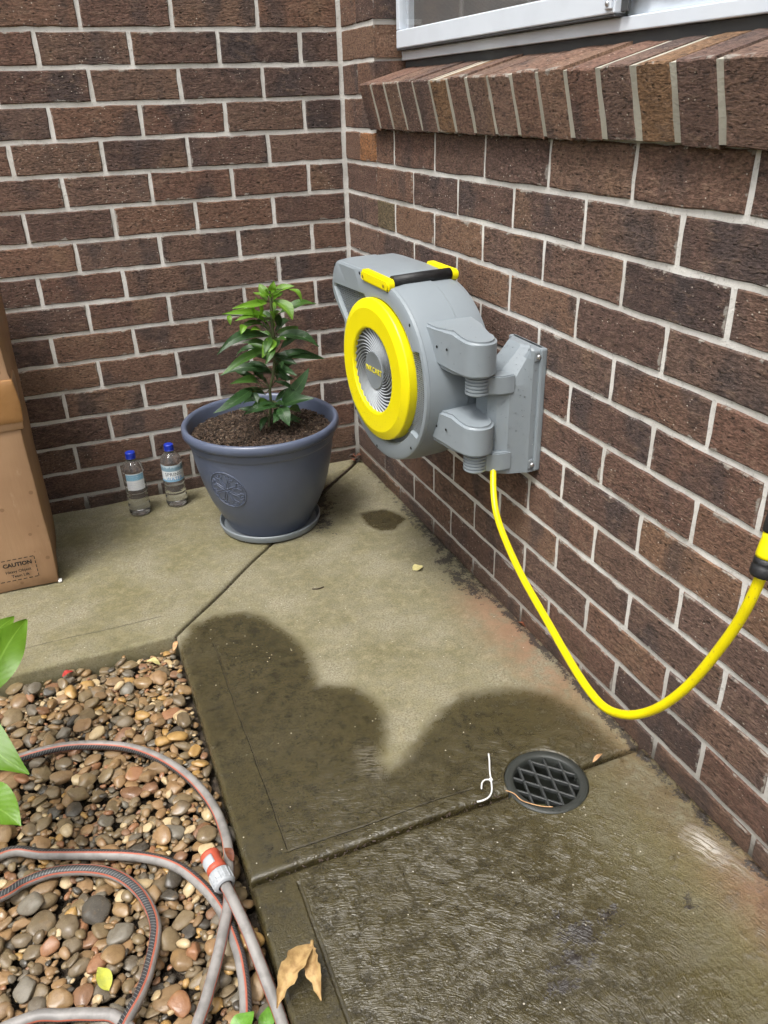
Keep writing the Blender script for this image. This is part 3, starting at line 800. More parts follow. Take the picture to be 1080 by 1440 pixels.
idx = [min(range(len(path)), key=lambda i: (path[i].x - k[0]) ** 2 + (path[i].y - k[1]) ** 2) for k in key]
bounds = [0] + idx + [len(path)]
def hmax(x, y_):
    i, j = int((x - GX0) / CELL), int((y_ - GY0) / CELL)
    a = HF[max(0, i - 2):i + 3, max(0, j - 2):j + 3]
    return np.percentile(a, 88) if a.size else -0.02
zs = np.zeros(len(path))
for si in range(4, -1, -1):
    a, b = bounds[si], bounds[si + 1]
    raw = np.array([max(hmax(p.x, p.y), 0.0 if p.x > EDGE_X else -1) for p in path[a:b]])
    w = 9; pad = np.pad(raw, w, mode='edge')
    mx_ = np.array([np.percentile(pad[i:i + 2 * w + 1], 70) for i in range(len(raw))])
    pad = np.pad(mx_, w, mode='edge'); smo = np.array([pad[i:i + 2 * w + 1].mean() for i in range(len(raw))])
    zs[a:b] = np.maximum(smo, raw - .006) + HR * .9
    for p, z in zip(path[a:b], zs[a:b]):
        i, j = int((p.x - GX0) / CELL), int((p.y - GY0) / CELL)
        if 0 <= i < NXc and 0 <= j < NYc:
            sl_ = HF[max(0, i - 2):i + 3, max(0, j - 2):j + 3]; np.maximum(sl_, z + HR * .9, out=sl_)
pad = np.pad(zs, 5, mode='edge'); zs = np.array([pad[i:i + 11].mean() for i in range(len(zs))])
for p, z in zip(path, zs): p.z = z
ends = [min(range(len(path)), key=lambda i: (path[i].x - k[0]) ** 2 + (path[i].y - k[1]) ** 2) for k in (H5[4], H1[12], H2[9], H3[10], H4[3])]
tk_, tv_ = [], []
for s0, e0, (a, b) in zip([0] + idx, ends, [(-1.0, -1.0), (-1.85, -1.1), (-3.45, -4.15), (-2.94, -2.7), (-1.0, -1.0)]):
    tk_ += [s0, e0]; tv_ += [a, b]
tws = np.interp(range(len(path)), tk_, tv_)
tws = np.convolve(np.pad(np.array(tws), 6, mode='edge'), np.ones(13) / 13, 'valid')
gh = thing('garden_hose', 'grey garden hose with orange and black stripes coiled on the pebbles', 'hose', (0, 0, 0))
obj('tube', tube(path, HR, 16, twist=tws), M['hose'], gh)
d5 = (path[0] - path[4]).normalized(); c5 = path[0]
def along(profile, base, dirv, seg=32):
    v, f = lathe(profile, seg); me = bpy.data.meshes.new('l'); me.from_pydata(v, [], f); me.update()
    for p in me.polygons: p.use_smooth = True
    me.transform(Matrix.Translation(base) @ dirv.to_track_quat('Z', 'Y').to_matrix().to_4x4()); return me
obj('connector_nut', along([(.0115, -.004), (.0165, -.003), (.0175, 0), (.0175, .006), (.0168, .007), (.0178, .009), (.0178, .022), (.015, .024), (.010, .0245)], c5, d5), M['lgrey'], gh)
me = bpy.data.meshes.new('ribs'); parts = []
for k in range(14):
    a = 2 * math.pi * k / 14
    b = box_bm(.0172, .0186, -.0012, .0012, .0005, .0205, .0004, 1)
    bmesh.ops.rotate(b, verts=b.verts, matrix=Matrix.Rotation(a, 3, 'Z')); parts.append((mesh_of(b, 'rib'), None))
me = join_meshes(parts, 'nut_ribs'); me.transform(Matrix.Translation(c5) @ d5.to_track_quat('Z', 'Y').to_matrix().to_4x4())
obj('nut_ribs', me, M['lgrey'], gh)
obj('connector_body', along([(.013, .0248), (.0155, .0255), (.0165, .030), (.0158, .036), (.0148, .044), (.0152, .052), (.0165, .058), (.0160, .062), (.0120, .0625), (.0105, .055), (.0, .050)], c5, d5), M['orange'], gh)
gp = along([(.0152, .034), (.0166, .036), (.0170, .042), (.0168, .050), (.0156, .053)], c5, d5)
bm = bmesh.new(); bm.from_mesh(gp)
rl = (CAMP - c5); rl = (rl - d5 * rl.dot(d5)).normalized()
bmesh.ops.delete(bm, geom=[f for f in bm.faces if (f.calc_center_median() - c5 - d5 * (f.calc_center_median() - c5).dot(d5)).normalized().dot(rl.cross(d5) * .5 + rl * .6) < .45], context='FACES')
bmesh.ops.solidify(bm, geom=bm.faces[:], thickness=.0008)
obj('connector_grip', mesh_of(bm, 'grip', True), M['lgrey'], gh)

# ------------------------------------------------------------------ hose reel on its swivel bracket
YAW = R_(5.5)
RC = Vector((-0.2513, -0.819, 0.572))
reel = thing('hose_reel', 'grey retractable hose reel with yellow ring on a swivel wall bracket', 'hose reel', RC, -(math.pi / 2 - YAW))
RINV = (Matrix.Translation(RC) @ Matrix.Rotation(-(math.pi / 2 - YAW), 4, 'Z')).inverted()
# local axes: x = towards the near end along the wall, y = depth towards the wall, z = up
NB = 216
poly = [(0.066, .1885), (0.0, .2085), (-.06, .2125), (-.214, .2135), (-.232, .196), (-.246, .168), (-.243, .134), (-.178, .075)]
def ray_poly(th):
    d = (math.cos(th), math.sin(th)); best = 0
    for i in range(len(poly) - 1):
        (ax, ay), (bx, by) = poly[i], poly[i + 1]
        ex, ey = bx - ax, by - ay; den = d[0] * ey - d[1] * ex
        if abs(den) < 1e-9: continue
        t = (ax * ey - ay * ex) / den; u = (ax * d[1] - ay * d[0]) / den
        if t > 0 and -0.001 <= u <= 1.001: best = max(best, t)
    return best
ths = [2 * math.pi * k / NB for k in range(NB)]
RO = [max(.2, ray_poly(t)) for t in ths]
RO = [(RO[k - 1] + 2 * RO[k] + RO[(k + 1) % NB]) / 4 for k in range(NB)]
def ring_strip(profiles, cap_first=False, cap_last=False):
    """profiles: list of (list of radii, y)"""
    v, f = [], []
    for rad, yy in profiles:
        for k in range(NB):
            y0 = yy[k] if hasattr(yy, '__len__') else yy
            v.append((rad[k] * math.cos(ths[k]), y0, rad[k] * math.sin(ths[k])))
    for i in range(len(profiles) - 1):
        for k in range(NB):
            k2 = (k + 1) % NB; f.append((i * NB + k, (i + 1) * NB + k, (i + 1) * NB + k2, i * NB + k2))
    if cap_last: f.append(tuple((len(profiles) - 1) * NB + k for k in range(NB)))
    if cap_first: f.append(tuple(range(NB))[::-1])
    return v, f
def off(R, d): return [r + d for r in R]
def smooth_angle(o, deg=35):
    me = o.data
    for p in me.polygons: p.use_smooth = True
    me.set_sharp_from_angle(angle=R_(deg)); return o
# inner edge of the front bezel: circle, opened out over the two ribbed panels
def panel(k):
    d = math.degrees(ths[k]); d = d - 360 if d > 180 else d
    a = min(1, max(0, (30 - d) / 3)) * min(1, max(0, (d + 36) / 3))
    return a
RI = []
for k in range(NB):
    r = .1610 + .0280 * panel(k)
    d = math.degrees(ths[k])
    if 112 < d < 156:
        lim = min(RO[k] - .020, .158 / math.sin(ths[k]), .1610 + max(0, (d - 112)) * .010, .1610 + max(0, 156 - d) * .012)
        r = max(r, lim)
    RI.append(min(r, RO[k] - .012))
YF = 0.018
v, f = ring_strip([(off(RI, -.001), .034), (RI, YF + .004), (off(RI, .0035), YF), (off(RO, -.008), YF), (off(RO, -.002), YF + .003), (off(RO, .0), YF + .009)])
smooth_angle(pydata('front_bezel', v, f, M['grey'], reel), 30)
v, f = ring_strip([(off(RO, .0), YF + .0095), (off(RO, .004), .055), (off(RO, .004), .118), (off(RO, .0015), .121), (off(RO, .0015), .165), (off(RO, -.006), .185), (off(RO, -.030), .192)], False, True)
smooth_angle(pydata('drum_housing', v, f, M['grey'], reel), 30)
v, f = ring_strip([(off(RI, .002), .033)], False, False)
v = v + [(0, .033, 0)]; f = [(k, NB, (k + 1) % NB) for k in range(NB)]
pydata('face_plate', v, f, M['grey2'], reel)
rb = []
for k in range(46):                                        # fine ribs of the two panels
    z = -.104 + k * .0043
    if z > .082: break
    x0, x1 = math.sqrt(.152 ** 2 - z * z) - .006, math.sqrt(max(0, .1885 ** 2 - z * z))
    rb.append((mesh_of(box_bm(x0, x1, .0275, .0332, z - .0012, z + .0012), 'r'), None))
for k in range(22):
    z = .088 + k * .0043
    if z > .162: break
    x0 = -.226 if z > .14 else -.226 + (.14 - z) * .9
    x1 = -math.sqrt(max(.0, .168 ** 2 - z * z)) if z < .166 else -.03
    if x1 - x0 > .004: rb.append((mesh_of(box_bm(x0, x1, .0275, .0332, z - .0012, z + .0012), 'r'), None))
nr_ = sum(1 for me0, _ in rb if me0.vertices[0].co.x > 0)
for lst in (rb[:nr_], rb[nr_:]):
    o = obj('grille_ribs', join_meshes(lst, 'grille_ribs'), M['grey2'], reel); o['kind'] = 'stuff'
v, f = lathe([(.1590, .034), (.1585, .011), (.1570, .0085), (.1400, .0010), (.1385, .0006), (.0985, .0012), (.0960, .0020), (.0945, .0040), (.0940, .014)], 144, 'Y')
smooth_angle(pydata('yellow_ring', v, f, M['yellow'], reel, loc=(-.014, 0, .0025)), 13)
HUBX, HUBZ = -.014, .0025
v, f = lathe([(.0945, .0108), (.07, .0112), (.0, .0112)], 96, 'Y'); pydata('hub_plate', v, f, M['seal'], reel, True, loc=(HUBX, 0, HUBZ))
vp = []
for k in range(34):
    a0 = 2 * math.pi * k / 34; vv = []
    for i in range(11):
        t = i / 10; r = .038 + .0560 * t; a = a0 - 1.15 * (1 - t) ** 1.2
        w = .0008 + .0023 * t; dp = .003 * (1 - t)
        ct, st = math.cos(a), math.sin(a)
        for sgn, yy in ((-1, .0112), (-.6, .0078 + dp * .3), (.4, .0084 + dp * .3), (1, .0112)):
            vv.append((r * ct - sgn * w * st, yy, r * st + sgn * w * ct))
    ff = []
    for i in range(10):
        for j in range(3): ff.append((i * 4 + j, i * 4 + j + 1, i * 4 + j + 5, i * 4 + j + 4))
    me = bpy.data.meshes.new('v'); me.from_pydata(vv, [], ff); me.update(); vp.append((me, None))
smooth_angle(obj('hub_vanes', join_meshes(vp, 'hub_vanes'), M['silver'], reel, loc=(HUBX, 0, HUBZ)), 40)
v, f = lathe([(.0430, .0112), (.0425, .0078), (.041, .0070), (.038, .0078), (.0, .0084)], 64, 'Y'); smooth_angle(pydata('hub_cap', v, f, M['grey2'], reel, loc=(HUBX, 0, HUBZ)), 30)
def text_mesh(body, size, ext=0.0, align='CENTER', spacing=1.0, bold=0.0):
    cu = bpy.data.curves.new('txt', 'FONT'); cu.body = body; cu.size = size; cu.align_x = align; cu.align_y = 'CENTER'; cu.extrude = ext; cu.resolution_u = 3; cu.space_character = spacing
    cu.offset = bold
    to = bpy.data.objects.new('txt', cu); COL.objects.link(to)
    dg = bpy.context.evaluated_depsgraph_get(); me = bpy.data.meshes.new_from_object(to.evaluated_get(dg))
    bpy.data.objects.remove(to); bpy.data.curves.remove(cu); return me
me = text_mesh('INKCART', .0160, .0004, spacing=1.18)
me.transform(Matrix.Translation((HUBX, .0074, HUBZ)) @ Matrix.Rotation(math.pi / 2, 4, 'X') @ Matrix.Diagonal((1, 1.15, 1, 1)))
obj('lettering', me, M['yellow'], reel)
for sx, sz in [(-.219, .2025), (-.089, .2025), (.041, .1855), (.134, .134), (.134, -.134), (-.03, -.187), (-.14, -.128)]:
    v, f = lathe([(.0058, YF - .0004), (.0032, YF - .0005), (.0, YF - .0005)], 14, 'Y')
    pydata('screw_hole', v, f, M['darkhole'], reel, loc=(sx, 0, sz), scale=(.62, 1, .62))
# carry handle
def capsule_plate(x0, x1, z0, z1, y0, y1, bev, slope=0.0):
    b = bmesh.new(); r = (z1 - z0) / 2; pts = []
    for i in range(9): a = math.pi / 2 + math.pi * i / 8; pts.append((x0 + r * .75 + r * .75 * math.cos(a), (z0 + z1) / 2 + r * math.sin(a)))
    for i in range(9): a = -math.pi / 2 + math.pi * i / 8; pts.append((x1 - r * .75 + r * .75 * math.cos(a), (z0 + z1) / 2 + r * math.sin(a)))
    vs_ = [b.verts.new((x, y0, z + (x - x0) * slope)) for x, z in pts]; fc = b.faces.new(vs_)
    ret = bmesh.ops.extrude_face_region(b, geom=[fc])
    for g in ret['geom']:
        if isinstance(g, bmesh.types.BMVert): g.co.y = y1
    bmesh.ops.recalc_face_normals(b, faces=b.faces)
    bmesh.ops.bevel(b, geom=[e for e in b.edges if abs(e.verts[0].co.y - e.verts[1].co.y) < 1e-6], offset=bev, segments=2, affect='EDGES')
    return mesh_of(b, 'plate')
hb = smooth_angle(obj('handle_bracket', capsule_plate(-.078, .052, .1900, .2150, .0135, .034, .004, -.05), M['yellow'], reel), 30)
for hx in (-.064, .032):
    v, f = lathe([(.0062, .0128), (.0062, .0131), (.0035, .0131), (.0, .0131)], 16, 'Y')
    pydata('recess', v, f, M['orange'] if False else M['yellow'], hb, loc=(hx, 0, .2000 - (hx + .078) * .05))
    v, f = lathe([(.0040, .0126), (.0, .0126)], 16, 'Y'); pydata('screw_hole', v, f, M['brass'], hb, loc=(hx, 0, .2000 - (hx + .078) * .05))
smooth_angle(obj('handle_bracket', capsule_plate(-.060, .052, .1950, .2180, .168, .189, .004, -.04), M['yellow'], reel), 30)
me = tube([(.040, .030, .2030), (.040, .1, .2045), (.040, .170, .2050)], .0122, 24); obj('grip', me, M['black'], reel)
# swivel knuckles that belong to the drum
pin_l = RINV @ Vector((-0.130, -1.0745, .6)); AX, AY = pin_l.x, pin_l.y
def knuckle(z0, z1):
    pts = [(.140, .044), (.185, .046), (AX - .035, AY - .0385), (AX - .012, AY - .0375)]
    for i in range(0, 15):
        a = -math.radians(92) + math.radians(192) * i / 14
        pts.append((AX + .036 * math.cos(a), AY + .036 * math.sin(a)))
    pts += [(AX - .030, AY + .038), (.195, .150), (.15, .158)]
    b = bmesh.new(); vs_ = [b.verts.new((x, y_, z0)) for x, y_ in pts]; fc = b.faces.new(vs_)
    ret = bmesh.ops.extrude_face_region(b, geom=[fc])
    for g in ret['geom']:
        if isinstance(g, bmesh.types.BMVert):
            g.co.z = z1 - .012 * sm(np.float64(g.co.x), .20, .30)
    for v_ in b.verts:
        if v_.co.z < (z0 + z1) / 2: v_.co.z -= .010 * float(sm(np.float64(v_.co.x), .18, .24)) - .010
    bmesh.ops.recalc_face_normals(b, faces=b.faces)
    bmesh.ops.bevel(b, geom=[e for e in b.edges if abs(e.verts[0].co.z - e.verts[1].co.z) < .02 and (e.verts[0].co.z > (z0 + z1) / 2) == (e.verts[1].co.z > (z0 + z1) / 2)], offset=.0055, segments=3, affect='EDGES')
    return mesh_of(b, 'knuckle')
for z0, z1 in ((.053, .138), (-.112, -.034)):
    kn = smooth_angle(obj('knuckle', knuckle(z0, z1), M['grey'], reel), 35)
    for hx in (.192, .222):
        v, f = lathe([(.0030, 0), (.0, 0)], 12, 'Y'); pydata('screw_hole', v, f, M['darkhole'], kn, loc=(hx, .0462 + (hx - .185) * .2 - .0008 - (.0012 if hx > .2 else 0), (z0 + z1) / 2 + .004), rot=(0, 0, .19))
# bracket on the wall, modelled in world axes then moved into the reel's own
def w2l(me): me.transform(RINV); return me
PINX, PINY = -0.130, -1.0745
def loft(sections):
    v, f = [], []; k = len(sections[0][1])
    for z, pts in sections: v += [(x, y_, z) for x, y_ in pts]
    for i in range(len(sections) - 1):
        for j in range(k): f.append((i * k + j, i * k + (j + 1) % k, (i + 1) * k + (j + 1) % k, (i + 1) * k + j))
    f.append(tuple(range(k))[::-1]); f.append(tuple((len(sections) - 1) * k + j for j in range(k)))
    me = bpy.data.meshes.new('loft'); me.from_pydata(v, [], f); me.update(); return me
def sect(d, w=0.0):
    return [(-.004, -1.112 + w), (-.026, -1.112 + w), (-.030 - .1 * max(0, d - .03), -1.108 + w), (-.62 * d - .006, -1.100 + w), (-d + .012, -1.088 + w), (-d, -1.070 + w), (-d, -1.022), (-d + .02, -1.006), (-.004, -.998)]
brk = bmesh.new(); me = loft([(.408, sect(.098)), (.413, sect(.103)), (.592, sect(.103)), (.600, sect(.100)), (.652, sect(.047)), (.668, sect(.034)), (.672, sect(.030, .004))])
bo = smooth_angle(obj('wall_bracket', w2l(me), M['grey'], reel), 12)
fl = mesh_of(box_bm(-.0135, .002, -1.118, -.99, .410, .672, .004, 2), 'fl'); obj('flange', w2l(fl), M['grey'], bo)
for zz in (.656, .425):
    me = mesh_of(box_bm(-.026, -.010, -1.1145, -1.085, zz - .012, zz + .012, .004, 2), 'p'); obj('bolt_pad', w2l(me), M['grey2'], bo)
    me = along([(.0, .0032), (.003, .003), (.0046, .0012), (.0048, -.003)], Vector((-.0165, -1.1150, zz)), Vector((0, -1, 0)), 16); obj('bolt', w2l(me), M['steel'], bo)
for pz0, pz1 in ((.584, .6250), (.418, .4610)):
    parts = []
    prof = [(.0, pz0 - .001), (.016, pz0 - .001), (.021, pz0 + .002)]
    z = pz0 + .004
    while z < pz1: prof += [(.0245, z), (.0245, z + .0040), (.0215, z + .0046), (.0215, z + .0068)]; z += .0072
    v, f = lathe(prof, 28); me = bpy.data.meshes.new('pin'); me.from_pydata([(x + PINX, y_ + PINY, z) for x, y_, z in v], [], f); me.update()
    smooth_angle(obj('ribbed_pin', w2l(me), M['grey'], bo), 30)
    arm = loft([(pz0 + .001, [(-.128, -1.0925), (-.112, -1.0930), (-.090, -1.104), (-.06, -1.104), (-.06, -1.052), (-.128, -1.056)]), (pz1 - .001, [(-.128, -1.0925), (-.112, -1.0930), (-.090, -1.104), (-.06, -1.104), (-.06, -1.052), (-.128, -1.056)])])
    bm = bmesh.new(); bm.from_mesh(arm); bmesh.ops.bevel(bm, geom=bm.edges[:], offset=.0025, segments=2, affect='EDGES'); arm = mesh_of(bm, 'arm')
    smooth_angle(obj('hinge_arm', w2l(arm), M['grey'], bo), 30)
# rain drops on the bracket and knuckle tops
n = NT('rain_drop'); M['drop'] = n.done((0.9, 0.92, 0.95), 0.05, None, **{'Transmission_Weight': 0.9, 'IOR': 1.33})
dm = bmesh.new(); bmesh.ops.create_icosphere(dm, subdivisions=1, radius=1); dme = mesh_of(dm, 'd', True)
from mathutils.bvhtree import BVHTree
def scatter_drops(target, num, name, lo, hi, filt=None):
    bm = bmesh.new(); bm.from_mesh(target.data); bm.faces.ensure_lookup_table(); bmesh.ops.triangulate(bm, faces=bm.faces[:]); bm.faces.ensure_lookup_table()
    fs = [f for f in bm.faces if (filt is None or filt(f))]; ar = np.array([f.calc_area() for f in fs]); ar /= ar.sum()
    parts = []
    for i in rng.choice(len(fs), num, p=ar):
        f = fs[i]; a, b = rng.random(2)
        if a + b > 1: a, b = 1 - a, 1 - b
        p = f.verts[0].co * (1 - a - b) + f.verts[1].co * a + f.verts[2].co * b
        r = rng.uniform(lo, hi)
        parts.append((dme, Matrix.Translation(p) @ f.normal.to_track_quat('Z', 'Y').to_matrix().to_4x4() @ Matrix.Diagonal((r, r, r * .55, 1))))
    o = obj(name, join_meshes(parts, name, True), M['drop'], target.parent if False else target); o['kind'] = 'stuff'; bm.free()
scatter_drops(bo, 420, 'rain_drops', .0007, .0019)
for o_ in [q for q in reel.children if q.name.startswith('knuckle')]: scatter_drops(o_, 60, 'rain_drops', .0006, .0014)
scatter_drops([q for q in reel.children if q.name.startswith('yellow_ring')][0], 160, 'rain_drops', .0005, .0011, lambda f: f.calc_center_median().z < -.05)

# ------------------------------------------------------------------ yellow hose hanging from the bracket
def ylw():
    n = NT('yellow_hose'); p = n.pos(); u = n.xyz(n.coord('UV'))[0]
    c = n.mix(n.step(n.noise(p, 30.0, 3), .4, .7), (0.86, 0.73, 0.002), (0.78, 0.64, 0.002))
    return n.done(c, 0.32, n.bump(n.math('SINE', n.math('MULTIPLY', u, 100.5)), 0.06, 0.0008))
M['yhose'] = ylw()
YH = [(-0.0936, -1.0855, 0.4306), (-0.0987, -1.0972, 0.4168), (-0.1125, -1.1254, 0.3892), (-0.1254, -1.1626, 0.3566), (-0.1395, -1.2267, 0.3295), (-0.1579, -1.3245, 0.3039), (-0.1797, -1.4461, 0.2876), (-0.2042, -1.5616, 0.2802), (-0.2179, -1.6277, 0.2824), (-0.2244, -1.6754, 0.29), (-0.2255, -1.7172, 0.312), (-0.2197, -1.7477, 0.3374), (-0.2136, -1.7773, 0.3755), (-0.2059, -1.8053, 0.4283), (-0.1991, -1.8285, 0.4895), (-0.1958, -1.8473, 0.5448), (-0.1952, -1.8591, 0.5893), (-0.1921, -1.8637, 0.6267)]
YTIP = (-0.1794, -1.8588, 0.677)
yh = thing('yellow_hose', 'thin yellow feed hose looping below the reel bracket to the right', 'hose', (-.09, -1.07, .40))
def rel(o, base): o.data.transform(Matrix.Translation(-Vector(base))); return o
YB = (-.09, -1.07, .40)
yt = rel(obj('tube', tube(catmull(YH, .008), .0066, 20), M['yhose'], yh), YB)
scatter_drops(yt, 170, 'rain_drops', .0004, .0010)
YE2 = Vector(YH[-1]); YE3 = Vector(YTIP); cd = (YE3 - YE2).normalized(); cb = YE2 - cd * .004
rel(obj('lower_collar', along([(.0066, -.002), (.0125, 0), (.0140, .003), (.0142, .012), (.0130, .013), (.0136, .015), (.0136, .021), (.011, .022)], cb, cd), M['black'], yh), YB)
rel(obj('coupling', along([(.011, .0215), (.0128, .0222), (.0134, .026), (.0130, .036), (.0122, .044), (.0126, .0515), (.010, .052)], cb, cd), M['yellow'], yh), YB)
rel(obj('upper_collar', along([(.010, .0518), (.0136, .052), (.0142, .055), (.0142, .078), (.012, .080), (.012, .10), (.0, .10)], cb, cd), M['black'], yh), YB)
# the tap it is plugged into stands just outside the picture
tp = thing('garden_tap', 'brass garden tap on the brick wall feeding the yellow hose', 'tap', (-.003, -1.872, .808))
ct_ = cb + cd * .10
me = tube(catmull([ct_ - cd * .004, ct_ + cd * .05, (-.15, -1.872, .802), (-.11, -1.872, .808), (-.001, -1.872, .808)], .01), .011, 16)
rel(obj('spout', me, M['brass'], tp), tp.location)
rel(obj('spindle', along([(.011, 0), (.011, .02), (.006, .022), (.006, .045)], Vector((-.13, -1.872, .811)), Vector((0, 0, 1)), 16), M['brass'], tp), tp.location)
rel(obj('handle', mesh_of(box_bm(-.16, -.10, -1.878, -1.866, .854, .864, .003), 'h'), M['brass'], tp), tp.location)

# ------------------------------------------------------------------ planter, saucer and shrub
PC = Vector((-.408, -.330, 0))
sau = thing('plant_saucer', 'shallow pale grey saucer under the blue-grey pot', 'saucer', PC)
v, f = lathe([(0, .001), (.132, .001), (.144, .006), (.1485, .018), (.1485, .024), (.1455, .026), (.142, .022), (.137, .009), (.0, .008)], 96)
smooth_angle(pydata('saucer_dish', v, f, M['saucer'], sau), 40)
pot = thing('plant_pot', 'large round blue-grey plastic pot with medallion in the corner', 'plant pot', PC + Vector((0, 0, .009)))
PROF = [(0, .0), (.112, .0), (.1185, .003), (.122, .010), (.1275, .022), (.145, .055), (.1655, .10), (.1805, .15), (.1915, .20), (.1985, .245), (.2000, .262), (.2012, .265), (.2032, .267), (.2045, .270), (.2060, .285), (.2070, .290)]
v, f = lathe(PROF, 120); smooth_angle(pydata('pot_body', v, f, M['pot'], pot), 35)
v, f = lathe([(.2065, .2895), (.2130, .2905), (.2185, .296), (.2200, .305), (.2190, .3145), (.2150, .3195), (.2100, .3205), (.2055, .3175), (.2030, .311), (.2010, .295), (.193, .245)], 120); smooth_angle(pydata('rim', v, f, M['pot'], pot), 50)
def pot_r(z):
    for (r0, z0), (r1, z1) in zip(PROF, PROF[1:]):
        if z0 <= z <= z1 and z1 > z0: return r0 + (r1 - r0) * (z - z0) / (z1 - z0)
    return .17
MA, MZ = R_(222), .178      # medallion centre: compass about the pot's axis
def on_pot(a, b, lift):     # a along the surface, b up
    z = MZ + b * .985; r = pot_r(z) + lift; th = MA + a / r
    return (r * math.cos(th), r * math.sin(th), z)
MR = .056
mt = []
def curl(pts, w=.0013): mt.append((tube([on_pot(x * MR, y_ * MR, .0002) for x, y_ in pts], w, 6), None))
for rr in (1.0,): curl([(rr * math.cos(2 * math.pi * k / 60), rr * math.sin(2 * math.pi * k / 60)) for k in range(61)], .0020)
for k in range(8):
    t0 = 2 * math.pi * k / 8
    for sgn in (-1, 1):
        sp_ = []
        for i in range(22):
            t = i / 21; r = .10 + .62 * min(1, t * 1.5); a = t0 + sgn * (.30 * math.sin(min(1, t * 1.5) * math.pi * .6))
            if t > .66:
                q = (t - .66) / .34 * 4.6; cx, cy = .80, .15
                r = .72 + .0; px_ = .78 + .11 * math.cos(math.pi + q) ; py_ = sgn * (.20 - .0 + .09 * math.sin(math.pi + q))
                sp_.append((px_ * math.cos(t0) - py_ * math.sin(t0), px_ * math.sin(t0) + py_ * math.cos(t0)))
            else: sp_.append((r * math.cos(a), r * math.sin(a)))
        curl(sp_)
    a = t0 + math.pi / 8
    curl([((.86 + .07 * math.cos(q * .7)) * math.cos(a) - .07 * math.sin(q * .7) * math.sin(a), (.86 + .07 * math.cos(q * .7)) * math.sin(a) + .07 * math.sin(q * .7) * math.cos(a)) for q in range(10)])
curl([(.10 * math.cos(2 * math.pi * k / 20), .10 * math.sin(2 * math.pi * k / 20)) for k in range(21)])
obj('medallion', join_meshes(mt, 'medallion', True), M['pot'], pot)
n = NT('potting_mix'); P_ = n.pos(); isl = n.island()
c = n.ramp(isl, [(0, (.030, .019, .013)), (.4, (.055, .034, .022)), (.75, (.085, .053, .033)), (.93, (.13, .085, .055)), (1, (.22, .17, .12))])
M['mix'] = n.done(c, .9, n.bump(n.noise(P_, 500.0, 3), .7, .002))
sv, sf = [], []
for i in range(15):
    r = .201 * i / 14
    for k in range(40):
        a = 2 * math.pi * k / 40; sv.append((r * math.cos(a), r * math.sin(a), .276 + .014 * (1 - (i / 14) ** 2) + .004 * mnoise.noise(Vector((r * math.cos(a) * 25, r * math.sin(a) * 25, 3)))))
for i in range(14):
    for k in range(40): sf.append((i * 40 + k, i * 40 + (k + 1) % 40, (i + 1) * 40 + (k + 1) % 40, (i + 1) * 40 + k))
so = pydata('potting_mix', sv, sf, M['soil'], pot, True)
chips_v, chips_f = [], []
for k in range(6200):
    r = .199 * math.sqrt(rng.random()); a = rng.uniform(0, 6.283)
    z = .279 + .014 * (1 - (r / .2) ** 2) + rng.uniform(-.002, .004)
    s_ = rng.uniform(.0012, .0038) * (1.7 if rng.random() < .10 else 1)
    mw = np.array((Matrix.Rotation(rng.uniform(0, 6.28), 3, 'Z') @ Matrix.Rotation(rng.normal(0, .6), 3, 'X') @ Matrix.Rotation(rng.normal(0, .6), 3, 'Y')))
    q = np.array([(-1, -.6, -.3), (1, -.5, -.3), (1.1, .5, -.3), (-.9, .6, -.3), (-.8, -.5, .3), (.9, -.6, .3), (.8, .6, .3), (-1, .5, .3)]) * s_ * rng.uniform(.7, 1.3, (8, 3))
    q = q @ mw.T + np.array((r * math.cos(a), r * math.sin(a), z)); b0 = len(chips_v); chips_v += q.tolist()
    chips_f += [tuple(b0 + i for i in t) for t in ((0, 3, 2, 1), (4, 5, 6, 7), (0, 1, 5, 4), (1, 2, 6, 5), (2, 3, 7, 6), (3, 0, 4, 7))]
ch = pydata('bark_chips', chips_v, chips_f, M['mix'], pot); ch['kind'] = 'stuff'

def leaf_material(name, top, vein, rough=.35, vs_=.22):
    n = NT(name); uv = n.xyz(n.coord('UV')); p = n.pos(); r = n.rand()
    d = n.math('ABSOLUTE', n.math('SUBTRACT', uv[0], .5))
    mid = n.step(d, .035, .012)
    side = n.math('SINE', n.math('MULTIPLY', n.math('SUBTRACT', uv[1], n.math('MULTIPLY', d, .55)), 62.0))
    c = n.mix(n.math('MULTIPLY', n.noise(p, 45.0, 3), .8), top, tuple(x * .62 for x in top))
    c = n.mix(n.math('MULTIPLY', r, .45), c, tuple(min(1, x * 1.55) for x in top))
    c = n.mix(n.math('MULTIPLY', n.step(side, .80, 1.0), vs_), c, vein)
    c = n.mix(n.math('MULTIPLY', mid, .7), c, vein)
    n.put(n.b.inputs['Transmission Weight'], 0.0)
    tl = n.n('ShaderNodeBsdfTranslucent'); n.put(tl.inputs['Color'], n.mix(1.0, c, (1.5, 1.7, .7), 'MULTIPLY'))
    mx = n.n('ShaderNodeMixShader'); mx.inputs[0].default_value = .28
    n.done(c, n.math('ADD', rough, n.math('MULTIPLY', n.noise(p, 60.0, 2), .15)), n.bump(n.math('ADD', side, n.math('MULTIPLY', mid, -2.0)), vs_ * .8, .0012))
    n.t.links.new(n.b.outputs[0], mx.inputs[1]); n.t.links.new(tl.outputs[0], mx.inputs[2]); n.t.links.new(mx.outputs[0], n.o.inputs['Surface'])
    return n.m
M['leaf_dark'] = leaf_material('leaf_dark', (.028, .072, .022), (.08, .15, .05), .28)
M['leaf_mid'] = leaf_material('leaf_mid', (.055, .135, .022), (.13, .22, .06), .3)
M['leaf_new'] = leaf_material('leaf_new', (.13, .27, .022), (.24, .40, .06), .30)
